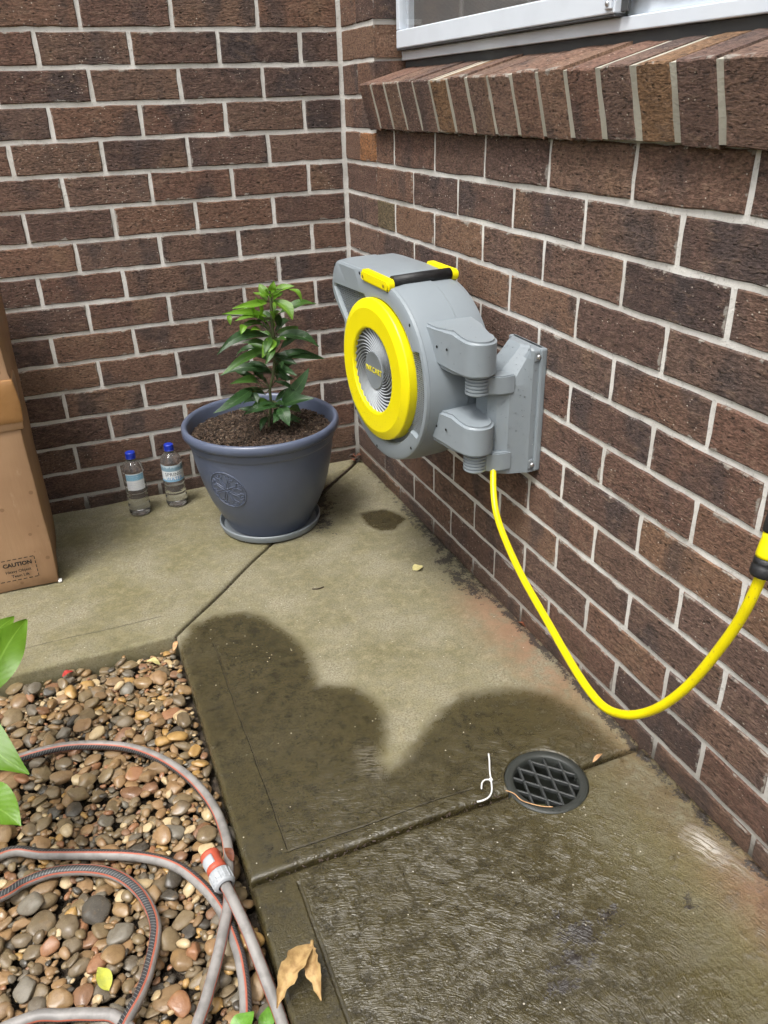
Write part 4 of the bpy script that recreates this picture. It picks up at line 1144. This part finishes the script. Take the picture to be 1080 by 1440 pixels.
M['leaf_big'] = leaf_material('leaf_big', (.12, .25, .016), (.20, .36, .05), .35, vs_=.08)
M['stem'] = plastic('stem', (.07, .085, .03), .6, 200, .4)
def leaf_mesh(base, tip, width, normal, droop=.12, fold=.25, curl_=.0, nseg=9, rag=0.0, rnd=0):
    base, tip = Vector(base), Vector(tip); d = tip - base; L = d.length; t = d.normalized()
    nn = Vector(normal); nn = (nn - t * nn.dot(t))
    if nn.length < 1e-4: nn = Vector((0, -1, 0)) - t * (-t.y)
    nn.normalize(); sd = t.cross(nn).normalized(); v, f, uv = [], [], []
    for i in range(nseg + 1):
        u = i / nseg
        w = width * .5 * (math.sin(math.pi * u ** .85) ** .85) * (1.0 - .15 * u) if 0 < i < nseg else width * .012
        w = max(w, width * .02)
        wl_, wr_ = w * (1 - rag * abs(mnoise.noise(Vector((u * 6, 1.7 + rnd, 0))))), w * (1 - rag * abs(mnoise.noise(Vector((u * 6, 8.1 + rnd, 0)))))
        c = base + d * u + nn * (droop * L * math.sin(math.pi * u)) + sd * (rnd * L * math.sin(2.2 * u) * .12)
        for q in (-1, -.5, 0, .5, 1):
            wave = .04 * width * math.sin(u * 11 + q * 3 + rnd * 9) * abs(q)
            v.append(c + sd * ((wl_ if q < 0 else wr_) * q) + nn * (fold * w * abs(q) ** 1.3 + wave - curl_ * w * q * q)); uv.append(((q + 1) / 2, u))
    for i in range(nseg):
        for j in range(4): f.append((i * 5 + j, i * 5 + j + 1, (i + 1) * 5 + j + 1, (i + 1) * 5 + j))
    me = bpy.data.meshes.new('leaf'); me.from_pydata([tuple(p) for p in v], [], f)
    ul = me.uv_layers.new(name='UVMap'); ul.data.foreach_set('uv', [c for p in me.polygons for vi in p.vertices for c in uv[vi]])
    for p in me.polygons: p.use_smooth = True
    me.update(); return me
LEAVES = [((-0.359, -0.375, 0.372), (-0.473, -0.425, 0.38), 0.0267, 'd'), ((-0.362, -0.385, 0.373), (-0.356, -0.445, 0.335), 0.0337, 'd'), ((-0.354, -0.375, 0.376), (-0.286, -0.395, 0.481), 0.0337, 'd'), ((-0.354, -0.375, 0.371), (-0.278, -0.435, 0.403), 0.0311, 'd'), ((-0.367, -0.375, 0.363), (-0.404, -0.425, 0.347), 0.0237, 'd'), ((-0.376, -0.365, 0.366), (-0.452, -0.415, 0.377), 0.0259, 'm'), ((-0.428, -0.365, 0.428), (-0.566, -0.435, 0.42), 0.0311, 'd'), ((-0.453, -0.375, 0.435), (-0.476, -0.415, 0.406), 0.0194, 'd'), ((-0.436, -0.375, 0.423), (-0.433, -0.405, 0.397), 0.0181, 'd'), ((-0.328, -0.345, 0.347), (-0.287, -0.325, 0.314), 0.0237, 'm'), ((-0.36, -0.335, 0.453), (-0.503, -0.325, 0.452), 0.0267, 'd'), ((-0.4, -0.345, 0.418), (-0.494, -0.395, 0.458), 0.0267, 'm'), ((-0.407, -0.325, 0.438), (-0.448, -0.285, 0.464), 0.0194, 'd'), ((-0.388, -0.325, 0.435), (-0.405, -0.295, 0.476), 0.0194, 'd'), ((-0.396, -0.325, 0.456), (-0.428, -0.275, 0.466), 0.0181, 'd'), ((-0.365, -0.345, 0.559), (-0.509, -0.415, 0.524), 0.0267, 'd'), ((-0.375, -0.345, 0.525), (-0.515, -0.395, 0.49), 0.025, 'm'), ((-0.378, -0.325, 0.516), (-0.451, -0.295, 0.496), 0.0173, 'd'), ((-0.356, -0.345, 0.503), (-0.223, -0.375, 0.484), 0.0311, 'd'), ((-0.341, -0.345, 0.556), (-0.244, -0.395, 0.525), 0.038, 'd'), ((-0.332, -0.325, 0.514), (-0.246, -0.285, 0.52), 0.0216, 'd'), ((-0.348, -0.315, 0.466), (-0.299, -0.265, 0.475), 0.0259, 'd'), ((-0.347, -0.315, 0.426), (-0.315, -0.265, 0.467), 0.0216, 'd'), ((-0.354, -0.355, 0.55), (-0.399, -0.395, 0.517), 0.0311, 'p'), ((-0.347, -0.355, 0.652), (-0.318, -0.405, 0.608), 0.038, 'n'), ((-0.324, -0.325, 0.611), (-0.221, -0.305, 0.628), 0.0267, 'm'), ((-0.348, -0.345, 0.663), (-0.292, -0.375, 0.68), 0.0216, 'n'), ((-0.306, -0.365, 0.68), (-0.287, -0.395, 0.651), 0.0147, 'n'), ((-0.357, -0.345, 0.664), (-0.369, -0.325, 0.695), 0.0216, 'n'), ((-0.347, -0.345, 0.672), (-0.341, -0.355, 0.703), 0.0198, 'n'), ((-0.357, -0.355, 0.666), (-0.376, -0.385, 0.691), 0.0224, 'n'), ((-0.361, -0.345, 0.647), (-0.468, -0.385, 0.662), 0.0207, 'n'), ((-0.364, -0.335, 0.609), (-0.487, -0.365, 0.635), 0.019, 'n'), ((-0.47, -0.365, 0.631), (-0.471, -0.385, 0.61), 0.0129, 'n'), ((-0.361, -0.345, 0.577), (-0.456, -0.385, 0.609), 0.0237, 'n'), ((-0.435, -0.375, 0.604), (-0.452, -0.395, 0.586), 0.0173, 'n'), ((-0.363, -0.345, 0.572), (-0.456, -0.395, 0.579), 0.0224, 'm'), ((-0.393, -0.345, 0.606), (-0.404, -0.375, 0.668), 0.0164, 'n'), ((-0.411, -0.355, 0.605), (-0.426, -0.385, 0.662), 0.0147, 'n'), ((-0.391, -0.365, 0.585), (-0.423, -0.395, 0.592), 0.0164, 'n'), ((-0.36, -0.335, 0.649), (-0.376, -0.305, 0.665), 0.019, 'n'), ((-0.343, -0.325, 0.609), (-0.324, -0.315, 0.572), 0.0259, 'd'), ((-0.348, -0.335, 0.58), (-0.366, -0.375, 0.627), 0.0259, 'n'), ((-0.349, -0.325, 0.591), (-0.372, -0.295, 0.615), 0.0207, 'm'), ((-0.34, -0.315, 0.56), (-0.271, -0.265, 0.564), 0.0173, 'd')]
STEM = [(-0.377, -0.345, 0.38), (-0.376, -0.345, 0.415), (-0.362, -0.345, 0.456), (-0.356, -0.345, 0.503), (-0.354, -0.345, 0.55), (-0.353, -0.345, 0.605), (-0.351, -0.345, 0.65), (-0.351, -0.345, 0.681)]
STEM = [(-.392, -.345, .283), (-.384, -.345, .335)] + STEM
for i in range(34):
    rg = random.Random(900 + i); z = rg.uniform(.325, .56); a = rg.uniform(0, 6.28); L = rg.uniform(.05, .095)
    b0 = Vector(min(STEM, key=lambda q: abs(q[2] - z))); b0.z = z
    LEAVES.append((tuple(b0 + Vector((math.cos(a), math.sin(a), .2)) * .015), tuple(b0 + Vector((math.cos(a) * L, math.sin(a) * L, rg.uniform(-.035, .03)))), rg.uniform(.015, .021), 'd' if z < .5 else 'm'))
for i in range(7):
    rg = random.Random(700 + i); z = rg.uniform(.60, .675); a = rg.uniform(0, 6.28); L = rg.uniform(.025, .055)
    b0 = Vector((-.352, -.345, z))
    LEAVES.append((tuple(b0 + Vector((math.cos(a), math.sin(a), .4)) * .006), tuple(b0 + Vector((math.cos(a) * L, math.sin(a) * L, rg.uniform(.0, .03)))), rg.uniform(.012, .018), 'n'))
SB = (-.392, -.345, .285)
shr = thing('potted_shrub', 'young glossy green shrub growing in the blue-grey pot', 'plant', SB)
rel(obj('stem', tube(catmull(STEM, .01), .004, 8, radii=None), M['stem'], shr), SB)
for i, (b, t_, w, k) in enumerate(LEAVES):
    rg = random.Random(i)
    up = Vector((rg.uniform(-.4, .4), -.75 + rg.uniform(-.3, .3), 1))
    me = leaf_mesh(b, t_, w * 1.16, up, droop=rg.uniform(.02, .24), fold=rg.uniform(.1, .6), rnd=rg.uniform(-1.6, 1.6), nseg=12)
    rel(obj('leaf', me, M[{'d': 'leaf_dark', 'm': 'leaf_mid', 'n': 'leaf_new', 'p': 'leaf_new'}[k]], shr), SB)
    st = min(STEM, key=lambda q: (Vector(q) - Vector(b)).length)
    if (Vector(st) - Vector(b)).length > .012:
        rel(obj('leaf_stalk', tube([st, b], .0014, 6), M['stem'], shr), SB)

# ------------------------------------------------------------------ water bottles
n = NT('clear_bottle'); M['bottle'] = n.done((.96, .98, .98), .03, n.bump(n.noise(n.coord('Object'), 60.0, 2), .12, .002), **{'Transmission_Weight': 0.95, 'IOR': 1.33})
def label_mat(kind):
    n = NT('bottle_label_' + kind); uv = n.xyz(n.coord('UV')); u, v_ = uv[0], uv[1]
    if kind == 'back':
        blk = n.math('MULTIPLY', n.step(v_, .58, .60), n.step(v_, .96, .94))
        c = n.mix(blk, (.72, .74, .76), (.20, .42, .58))
        ln = n.step(n.math('SINE', n.math('MULTIPLY', v_, 62.0)), .1, .5)
        tx = n.step(n.noise(n.comb(n.math('MULTIPLY', u, 300.0), n.math('MULTIPLY', v_, 10.0)), 1.0, 2), .50, .60)
        c = n.mix(n.math('MULTIPLY', n.math('MULTIPLY', ln, tx), n.math('MULTIPLY', n.step(v_, .50, .46), .6)), c, (.10, .16, .30))
        c = n.mix(n.math('MULTIPLY', n.math('MULTIPLY', ln, tx), n.math('MULTIPLY', blk, .7)), c, (.75, .8, .85))
    else:
        c = n.mix(n.step(v_, .62, .66), (.76, .79, .81), (.22, .34, .42))
        c = n.mix(n.math('MULTIPLY', n.step(v_, .16, .10), .8), c, (.12, .38, .62))
        mt_ = n.step(n.math('ADD', v_, n.math('MULTIPLY', n.noise(n.comb(n.math('MULTIPLY', u, 26.0), 0.0), 1.0, 3), .5)), 1.10, 1.16)
        c = n.mix(n.math('MULTIPLY', mt_, .75), c, (.62, .72, .78))
    return n.done(c, .4)
M['label_back'] = label_mat('back'); M['label_front'] = label_mat('front')
M['ink_dark'] = plastic('ink_dark', (.012, .02, .05), .5); M['ink_blue'] = plastic('ink_blue', (.05, .26, .55), .5)
def bottle(label, loc, rot, kind):
    t = thing('water_bottle', label, 'bottle', loc, rot, 'water bottles by the brick wall')
    prof = [(0, .004), (.016, .002), (.027, .0005), (.0315, .003), (.0330, .010), (.0330, .018), (.0312, .024), (.0330, .030), (.0325, .036), (.0305, .041), (.0322, .046), (.0318, .051), (.0292, .056), (.0308, .061), (.0302, .066), (.0290, .071), (.0318, .076), (.0328, .081), (.0328, .084), (.0318, .086), (.0318, .143), (.0328, .1445), (.0325, .148), (.0308, .155), (.0272, .162), (.0220, .168), (.0165, .173), (.0132, .177), (.0132, .181), (.0150, .1815), (.0150, .1835), (.0, .1835)]
    v, f = lathe(prof, 48); o = smooth_angle(pydata('bottle_body', v, f, M['bottle'], t), 60)
    cp = [(.0, .2015), (.0125, .2015), (.0142, .2000), (.0145, .197), (.0145, .1845), (.0150, .184), (.0150, .1822)]
    v, f = lathe(cp, 36); smooth_angle(pydata('cap', v, f, M['cap'], t), 40)
    a0, a1 = ((-.95, .85) if kind == 'back' else (-1.75, 1.75)); nseg = 24; R = .03195
    z0, z1 = .0880, .1415
    vv = [(R * math.sin(a0 + (a1 - a0) * k / nseg), -R * math.cos(a0 + (a1 - a0) * k / nseg), z) for k in range(nseg + 1) for z in (z0, z1)]
    me = bpy.data.meshes.new('label'); me.from_pydata(vv, [], [(2 * k, 2 * k + 2, 2 * k + 3, 2 * k + 1) for k in range(nseg)])
    ul = me.uv_layers.new(name='UVMap'); uvv = [(k / nseg, q) for k in range(nseg + 1) for q in (0, 1)]
    ul.data.foreach_set('uv', [c for p in me.polygons for vi in p.vertices for c in uvv[vi]])
    for p in me.polygons: p.use_smooth = True
    lb = obj('paper_label', me, M['label_back' if kind == 'back' else 'label_front'], t)
    def bent(txt, size, z, mat, u0=0.0, name='lettering'):
        me = text_mesh(txt, size, 0, spacing=1.0)
        for q in me.vertices:
            a = q.co.x / R + u0; z_ = z + q.co.y; q.co = Vector(((R + .0003) * math.sin(a), -(R + .0003) * math.cos(a), z_))
        obj(name, me, mat, lb)
    if kind == 'front':
        bent('SPRING', .0165, .1120, M['ink_dark'], -.05); bent('WATER', .0150, .0980, M['ink_blue'], .0)
    return t
bottle('clear water bottle showing its white and blue back label, nearer the cardboard box', (-.760, -.099, .0), R_(2), 'back')
bottle('clear water bottle labelled SPRING WATER, beside the pot', (-.645, -.086, .0), R_(0), 'front')

# ------------------------------------------------------------------ cardboard box
def cardboard():
    n = NT('cardboard'); P = n.pos(); q = n.xyz(P)
    a = n.noise(P, 6.0, 3); b = n.noise(n.mapping(P, (1, 1, .15)), 160.0, 3)
    c = n.mix(n.step(a, .35, .7), (.40, .245, .135), (.33, .195, .105)); c = n.mix(n.math('MULTIPLY', b, .25), c, (.25, .145, .075))
    sv_ = n.voronoi(P, 42.0); scl = n.xyz(n.voronoi(P, 42.0, out='Color'))
    spot = n.math('MULTIPLY', n.step(sv_, .26, .18), n.step(scl[0], .80, .84))
    c = n.mix(n.math('MULTIPLY', spot, .55), c, (.17, .088, .04))
    damp = n.step(n.math('ADD', q[2], n.math('MULTIPLY', n.noise(P, 22.0, 4, .65), .06)), .062, .030)
    c = n.mix(n.math('MULTIPLY', damp, .5), c, (.17, .092, .045))
    c = n.mix(n.math('MULTIPLY', n.step(n.noise(n.mapping(P, (1, 1, .3)), 30.0, 5, .75), .60, .72), .35), c, (.50, .34, .21))
    return n.done(c, .78, n.bump(n.math('ADD', b, n.math('MULTIPLY', a, 2.0)), .2, .002))
M['card'] = cardboard()
M['ink'] = plastic('box_ink', (.02, .014, .01), .7)
n = NT('packing_tape'); M['tape'] = n.done(n.mix(n.noise(n.pos(), 20.0, 3), (.40, .215, .085), (.30, .15, .055)), .28, n.bump(n.noise(n.pos(), 25.0, 3), .4, .004))
BX1, BY0 = -1.0105, -0.4265
bx = thing('cardboard_box', 'tall brown cardboard box marked CAUTION at the left edge', 'box', (-1.25, -.24, 0))
def bpart(name, me, mat, parent=bx):
    me.transform(Matrix.Translation((1.25, .24, 0))); return obj(name, me, mat, parent)
def crumple(bm, amp, fr, keep=None):
    for v_ in bm.verts:
        k = mnoise.noise_vector(v_.co * fr) * amp
        if keep: k *= keep(v_.co)
        v_.co += k
def grid_box(x0, x1, y0, y1, z0, z1, n_=14, bev=.004):
    b = box_bm(x0, x1, y0, y1, z0, z1, bev, 2)
    bmesh.ops.subdivide_edges(b, edges=[e for e in b.edges if e.calc_length() > .06], cuts=n_, use_grid_fill=True)
    return b
b = grid_box(-1.50, BX1, BY0, -.06, .0015, .441, 10); crumple(b, .0035, 9.0)
for v_ in b.verts: v_.co.z = max(v_.co.z, .001)
bo_ = bpart('lower_carton', mesh_of(b, 'lc', True), M['card']); smooth_angle(bo_, 30)
b = grid_box(-1.503, BX1 + .0045, BY0 - .0045, -.056, .4345, .74, 10)
crumple(b, .005, 10.0)
for v_ in b.verts:                                         # dented near corner
    d = (v_.co - Vector((BX1, BY0, .50))); w = math.exp(-(d.length / .06) ** 2); v_.co += Vector((.006, -.004, .0)) * w
    if v_.co.z > .56 and (v_.co - Vector((BX1, BY0, v_.co.z))).length < .09: v_.co += Vector((-.004, .004, 0))
uo_ = bpart('upper_carton', mesh_of(b, 'uc', True), M['card']); smooth_angle(uo_, 30)
b = grid_box(-1.12, BX1 + .0062, BY0 - .0066, -.33, .452, .556, 6, .005); crumple(b, .005, 10.0)
for v_ in b.verts:
    d = (v_.co - Vector((BX1, BY0, .50))); w = math.exp(-(d.length / .06) ** 2); v_.co += Vector((.007, -.005, .0)) * w
smooth_angle(bpart('packing_tape', mesh_of(b, 'tp', True), M['tape'], uo_), 40)
def print_text(txt, width, x, z, bold=0.0):
    me = text_mesh(txt, .02, 0, bold=bold)
    xs_ = [q.co.x for q in me.vertices]; k = width / (max(xs_) - min(xs_)); c_ = (max(xs_) + min(xs_)) / 2
    me.transform(Matrix.Translation((x, BY0 - .0042, z)) @ Matrix.Rotation(math.pi / 2, 4, 'X') @ Matrix.Diagonal((k, k, 1, 1)) @ Matrix.Translation((-c_, 0, 0)))
    return bpart('printed_text', me, M['ink'])
print_text('CAUTION', .0690, -1.0975, .0790, .0009); print_text('Heavy Object', .0610, -1.0985, .0600, .0004); print_text('Team Lift', .0425, -1.0965, .0462, .0004)
ds = []
def dash(x0, x1, z0, z1): ds.append((mesh_of(box_bm(x0, x1, BY0 - .0046, BY0 - .0038, z0, z1), 'd'), None))
for k in range(10): dash(-1.056 - k * .0135 - .009, -1.056 - k * .0135, .0935, .0953); dash(-1.056 - k * .0135 - .009, -1.056 - k * .0135, .0335, .0353)
for k in range(5): dash(-1.0555, -1.0537, .0350 + k * .0125, .0350 + k * .0125 + .008)
bpart('dashed_border', join_meshes(ds, 'dashes'), M['ink'])
me = mesh_of(box_bm(-1.013, -1.004, BY0 - .004, BY0 + .01, .001, .006, .001), 'c'); bpart('torn_corner', me, M['white'])

# ------------------------------------------------------------------ leafy shrub at the left edge
fs = thing('leafy_shrub', 'bright green broad-leaved shrub at the left edge over the pebbles', 'shrub', (-1.21, -1.20, -.05))
def fpart(name, me, mat): me.transform(Matrix.Translation((1.21, 1.20, .05))); return obj(name, me, mat, fs)
fpart('stem', tube(catmull([(-1.21, -1.20, -.08), (-1.205, -1.20, .05), (-1.19, -1.19, .15), (-1.17, -1.17, .24)], .02), .006, 8), M['stem'])
BL = [((-1.125, -1.135, .205), (-1.032, -1.008, .252), .072, (.3, -.7, .7)), ((-1.15, -1.09, .23), (-1.063, -.975, .252), .066, (-.1, -.5, .9)), ((-1.165, -1.17, .205), (-1.040, -1.352, .205), .095, (.15, -.7, .8)), ((-1.16, -1.33, .16), (-1.080, -1.418, .152), .075, (.2, -.3, 1)), ((-1.20, -1.2, .2), (-1.28, -1.32, .2), .06, (0, 0, 1)), ((-1.2, -1.15, .22), (-1.3, -1.05, .24), .06, (0, 0, 1))]
for i, (b, t_, w, nn) in enumerate(BL):
    fpart('leaf', leaf_mesh(b, t_, w, nn, droop=.12 if i not in (2,) else .22, fold=.22, rnd=(i % 3 - 1) * .7, nseg=14), M['leaf_big'])
    fpart('leaf_stalk', tube([(-1.19, -1.19, .15 + .01 * i), b], .002, 6), M['stem'])

# ------------------------------------------------------------------ small litter
def litter_mat(name, a, b, rough=.7):
    n = NT(name); p = n.pos(); return n.done(n.mix(n.step(n.noise(p, 90.0, 4), .35, .7), a, b), rough, n.bump(n.noise(p, 220.0, 3), .5, .002))
M['dry'] = litter_mat('dry_leaf', (.46, .31, .13), (.30, .18, .07)); M['yl'] = litter_mat('yellow_leaf', (.42, .42, .05), (.34, .36, .06)); M['pale'] = litter_mat('pale_petal', (.55, .48, .22), (.40, .36, .14))
M['rust'] = litter_mat('rust_leaf', (.20, .055, .02), (.09, .03, .015)); M['red'] = litter_mat('red_petal', (.42, .03, .02), (.25, .02, .015)); M['twig'] = litter_mat('twig', (.035, .022, .015), (.06, .04, .025))
M['green'] = litter_mat('fresh_leaf', (.12, .28, .03), (.08, .2, .02), .4); M['flesh'] = litter_mat('pale_bark', (.55, .33, .16), (.42, .22, .10))
# curled dead leaf: two blades from one stalk
dl = thing('dead_leaf', 'curled tan dead leaf lying on the wet path edge', 'leaf', (-.737, -1.718, .004))
def dpart(name, me, mat): me.transform(Matrix.Translation((.735, 1.70, -.004))); return obj(name, me, mat, dl)
dpart('leaf_blade', leaf_mesh((-.706, -1.660, .020), (-.772, -1.730, .010), .038, (.25, .1, 1), droop=.10, fold=.75, rnd=.8, nseg=22, rag=.7), M['dry'])
dpart('leaf_blade', leaf_mesh((-.7065, -1.661, .021), (-.7215, -1.736, .006), .030, (-.5, .2, 1), droop=.12, fold=.55, rnd=-.6, nseg=18, rag=.6), M['dry'])
dpart('leaf_stalk', tube(catmull([(-.704, -1.656, .021), (-.7065, -1.662, .021), (-.712, -1.672, .019)], .004), .0028, 6), M['dry'])
def flat_leaf(name, label, x, y_, z, L, w, a, mat, droop=.08, cat='leaf'):
    d = Vector((math.cos(a), math.sin(a), 0)) * L / 2; me = leaf_mesh(-d, d + Vector((0, 0, .004)), w, (0, 0, 1), droop=droop, fold=.3, rnd=.6)
    zmin = min(v_.co.z for v_ in me.vertices)
    me.transform(Matrix.Translation((0, 0, -zmin)))
    o = obj(name, me, mat); o.location = (x, y_, z); return tag(o, label, cat)
def bed_h(x, y_): return hmax(x, y_) + .001
flat_leaf('fallen_leaf', 'yellow-green fallen leaf lying on the pebbles inside the hose coil', -1.002, -1.578, bed_h(-1.002, -1.578), .042, .024, 1.9, M['yl'])
flat_leaf('fallen_leaf', 'pale yellow leaf lying on the dry path below the hose reel', -.1225, -.763, .001, .030, .030, .2, M['pale'], .05)
flat_leaf('green_leaf', 'small bright green weed leaf beside the near hose ends', -.828, -1.738, bed_h(-.828, -1.735), .04, .03, .5, M['green'])
flat_leaf('green_leaf', 'bright green weed leaf between the straight hose and path edge', -.795, -1.728, bed_h(-.797, -1.728), .035, .025, 1.2, M['green'])
flat_leaf('red_petal', 'small crumpled red petal on the pebbles by the path edge', -1.012, -.822, bed_h(-1.012, -.822), .026, .016, .3, M['red'], .2, 'petal')
flat_leaf('fallen_leaf', 'pale curled leaf on the pebbles near the path corner', -.83, -.845, bed_h(-.83, -.845), .035, .018, 2.6, M['pale'], .2)
flat_leaf('fallen_leaf', 'narrow tan leaf at the inner corner of the path', -.772, -.812, bed_h(-.775, -.815) + .004, .035, .012, 1.2, M['flesh'], .2)
flat_leaf('fallen_leaf', 'orange-brown leaf on the pebbles beside the hose connector', -.786, -1.462, bed_h(-.786, -1.462), .03, .015, 1.9, M['rust'], .2)
flat_leaf('bark_scrap', 'pale peach scrap of bark in the joint right of the drain', -.098, -1.524, .0005, .028, .008, .35, M['flesh'], .2, 'bark')
flat_leaf('fallen_leaf', 'brown leaf fragment on the path against the wall by the hose', -.006, -1.098, .001, .022, .009, 2.1, M['rust'], .2)
o = obj('twig', tube(catmull([(-.41, -.742, .002), (-.395, -.748, .003), (-.380, -.744, .002)], .004), .0016, 6), M['twig']); tag(o, 'tiny dark twig on the dry path in front of the pot', 'twig')
o = obj('root_string', tube(catmull([(-.294, -1.523, .001), (-.284, -1.535, .001), (-.280, -1.553, .001), (-.266, -1.566, -.002), (-.25, -1.578, -.003), (-.235, -1.586, -.003)], .004), .0009, 6), M['flesh']); tag(o, 'thin pale root lying against the drain rim', 'root')
# white cable tie
zt = [(-.2795, -1.4336, .004), (-.288, -1.452, .006), (-.300, -1.475, .006), (-.309, -1.497, .004), (-.318, -1.515, .003), (-.330, -1.526, .003), (-.345, -1.5285, .003), (-.354, -1.526, .002)]
ct = thing('cable_tie', 'curled white cable tie lying on the path left of the drain', 'cable tie', (-.31, -1.49, .002))
me = tube(catmull(zt, .004), .0016, 6); me.transform(Matrix.Translation((.31, 1.49, -.002))); obj('strap', me, M['white'], ct)
me = tube(catmull([(-.3075, -1.4925, .004), (-.318, -1.490, .006), (-.328, -1.496, .007), (-.334, -1.506, .005)], .004), .0015, 6); me.transform(Matrix.Translation((.31, 1.49, -.002))); obj('strap_end', me, M['white'], ct)
me = mesh_of(box_bm(-.3105, -.3045, -1.4955, -1.490, .002, .0065, .0008), 'h'); me.transform(Matrix.Translation((.31, 1.49, -.002))); obj('lock_head', me, M['white'], ct)
# clump of rusty debris in the corner and along the joint
cl = thing('leaf_debris', 'clump of rusty dry debris in the corner of the walls', 'debris', (-.03, -.03, 0))
for i in range(26):
    rg = random.Random(i + 40); x, y_ = -.015 + rg.gauss(0, .010) - .01, -.03 + rg.gauss(0, .012); x = min(x, -.008); y_ = min(y_, -.008)
    a = rg.uniform(0, 6.28); L = rg.uniform(.008, .02); d = Vector((math.cos(a), math.sin(a), rg.uniform(-.3, .6))) * L / 2
    z = .003 + rg.random() * .02
    c0 = Vector((x + .03, y_ + .03, z + .003)); p0, p1 = c0 - d, c0 + d
    for q in (p0, p1): q.z = max(q.z, .002); q.x = min(q.x, .026); q.y = min(q.y, .026)
    obj('leaf_scrap', leaf_mesh(p0, p1, L * .5, (0, -.4, 1), droop=.2, fold=.4), M['rust'] if i % 3 else M['twig'], cl)
o = obj('twig', tube(catmull([(-.045, -.055, .004), (-.09, -.10, .003), (-.15, -.158, .004), (-.21, -.215, .003), (-.25, -.262, .002)], .01), .0032, 6), M['twig']); tag(o, 'dark twig lying along the diagonal joint behind the pot', 'twig')
bits = []
bm0 = box_bm(-1, 1, -.5, .5, -.2, .2); bme = mesh_of(bm0, 'bit')
for i in range(420):
    r = rng.random()
    if r < .35: t = rng.random(); x, y_, z = EDGE_X * t + rng.normal(0, .003), EDGE_Y * t + rng.normal(0, .003), -.006
    elif r < .55: t = rng.random(); x, y_, z = EDGE_X + t * .46, DRY + rng.normal(0, .003), -.006
    elif r < .8: x, y_, z = -abs(rng.normal(0, .012)) - .002, -rng.uniform(.05, 2.0), .001
    else: x, y_, z = rng.normal(-.25, .03), rng.normal(-.27, .10), .001
    s_ = rng.uniform(.0008, .0028)
    bits.append((bme, Matrix.Translation((x, y_, z)) @ Matrix.Rotation(rng.uniform(0, 6.28), 4, 'Z') @ Matrix.Rotation(rng.normal(0, .4), 4, 'X') @ Matrix.Diagonal((s_, s_, s_, 1))))
o = obj('grit', join_meshes(bits, 'grit'), M['twig']); tag(o, 'dark grit and crumbs scattered along the joints and wall foot', 'debris'); o['kind'] = 'stuff'
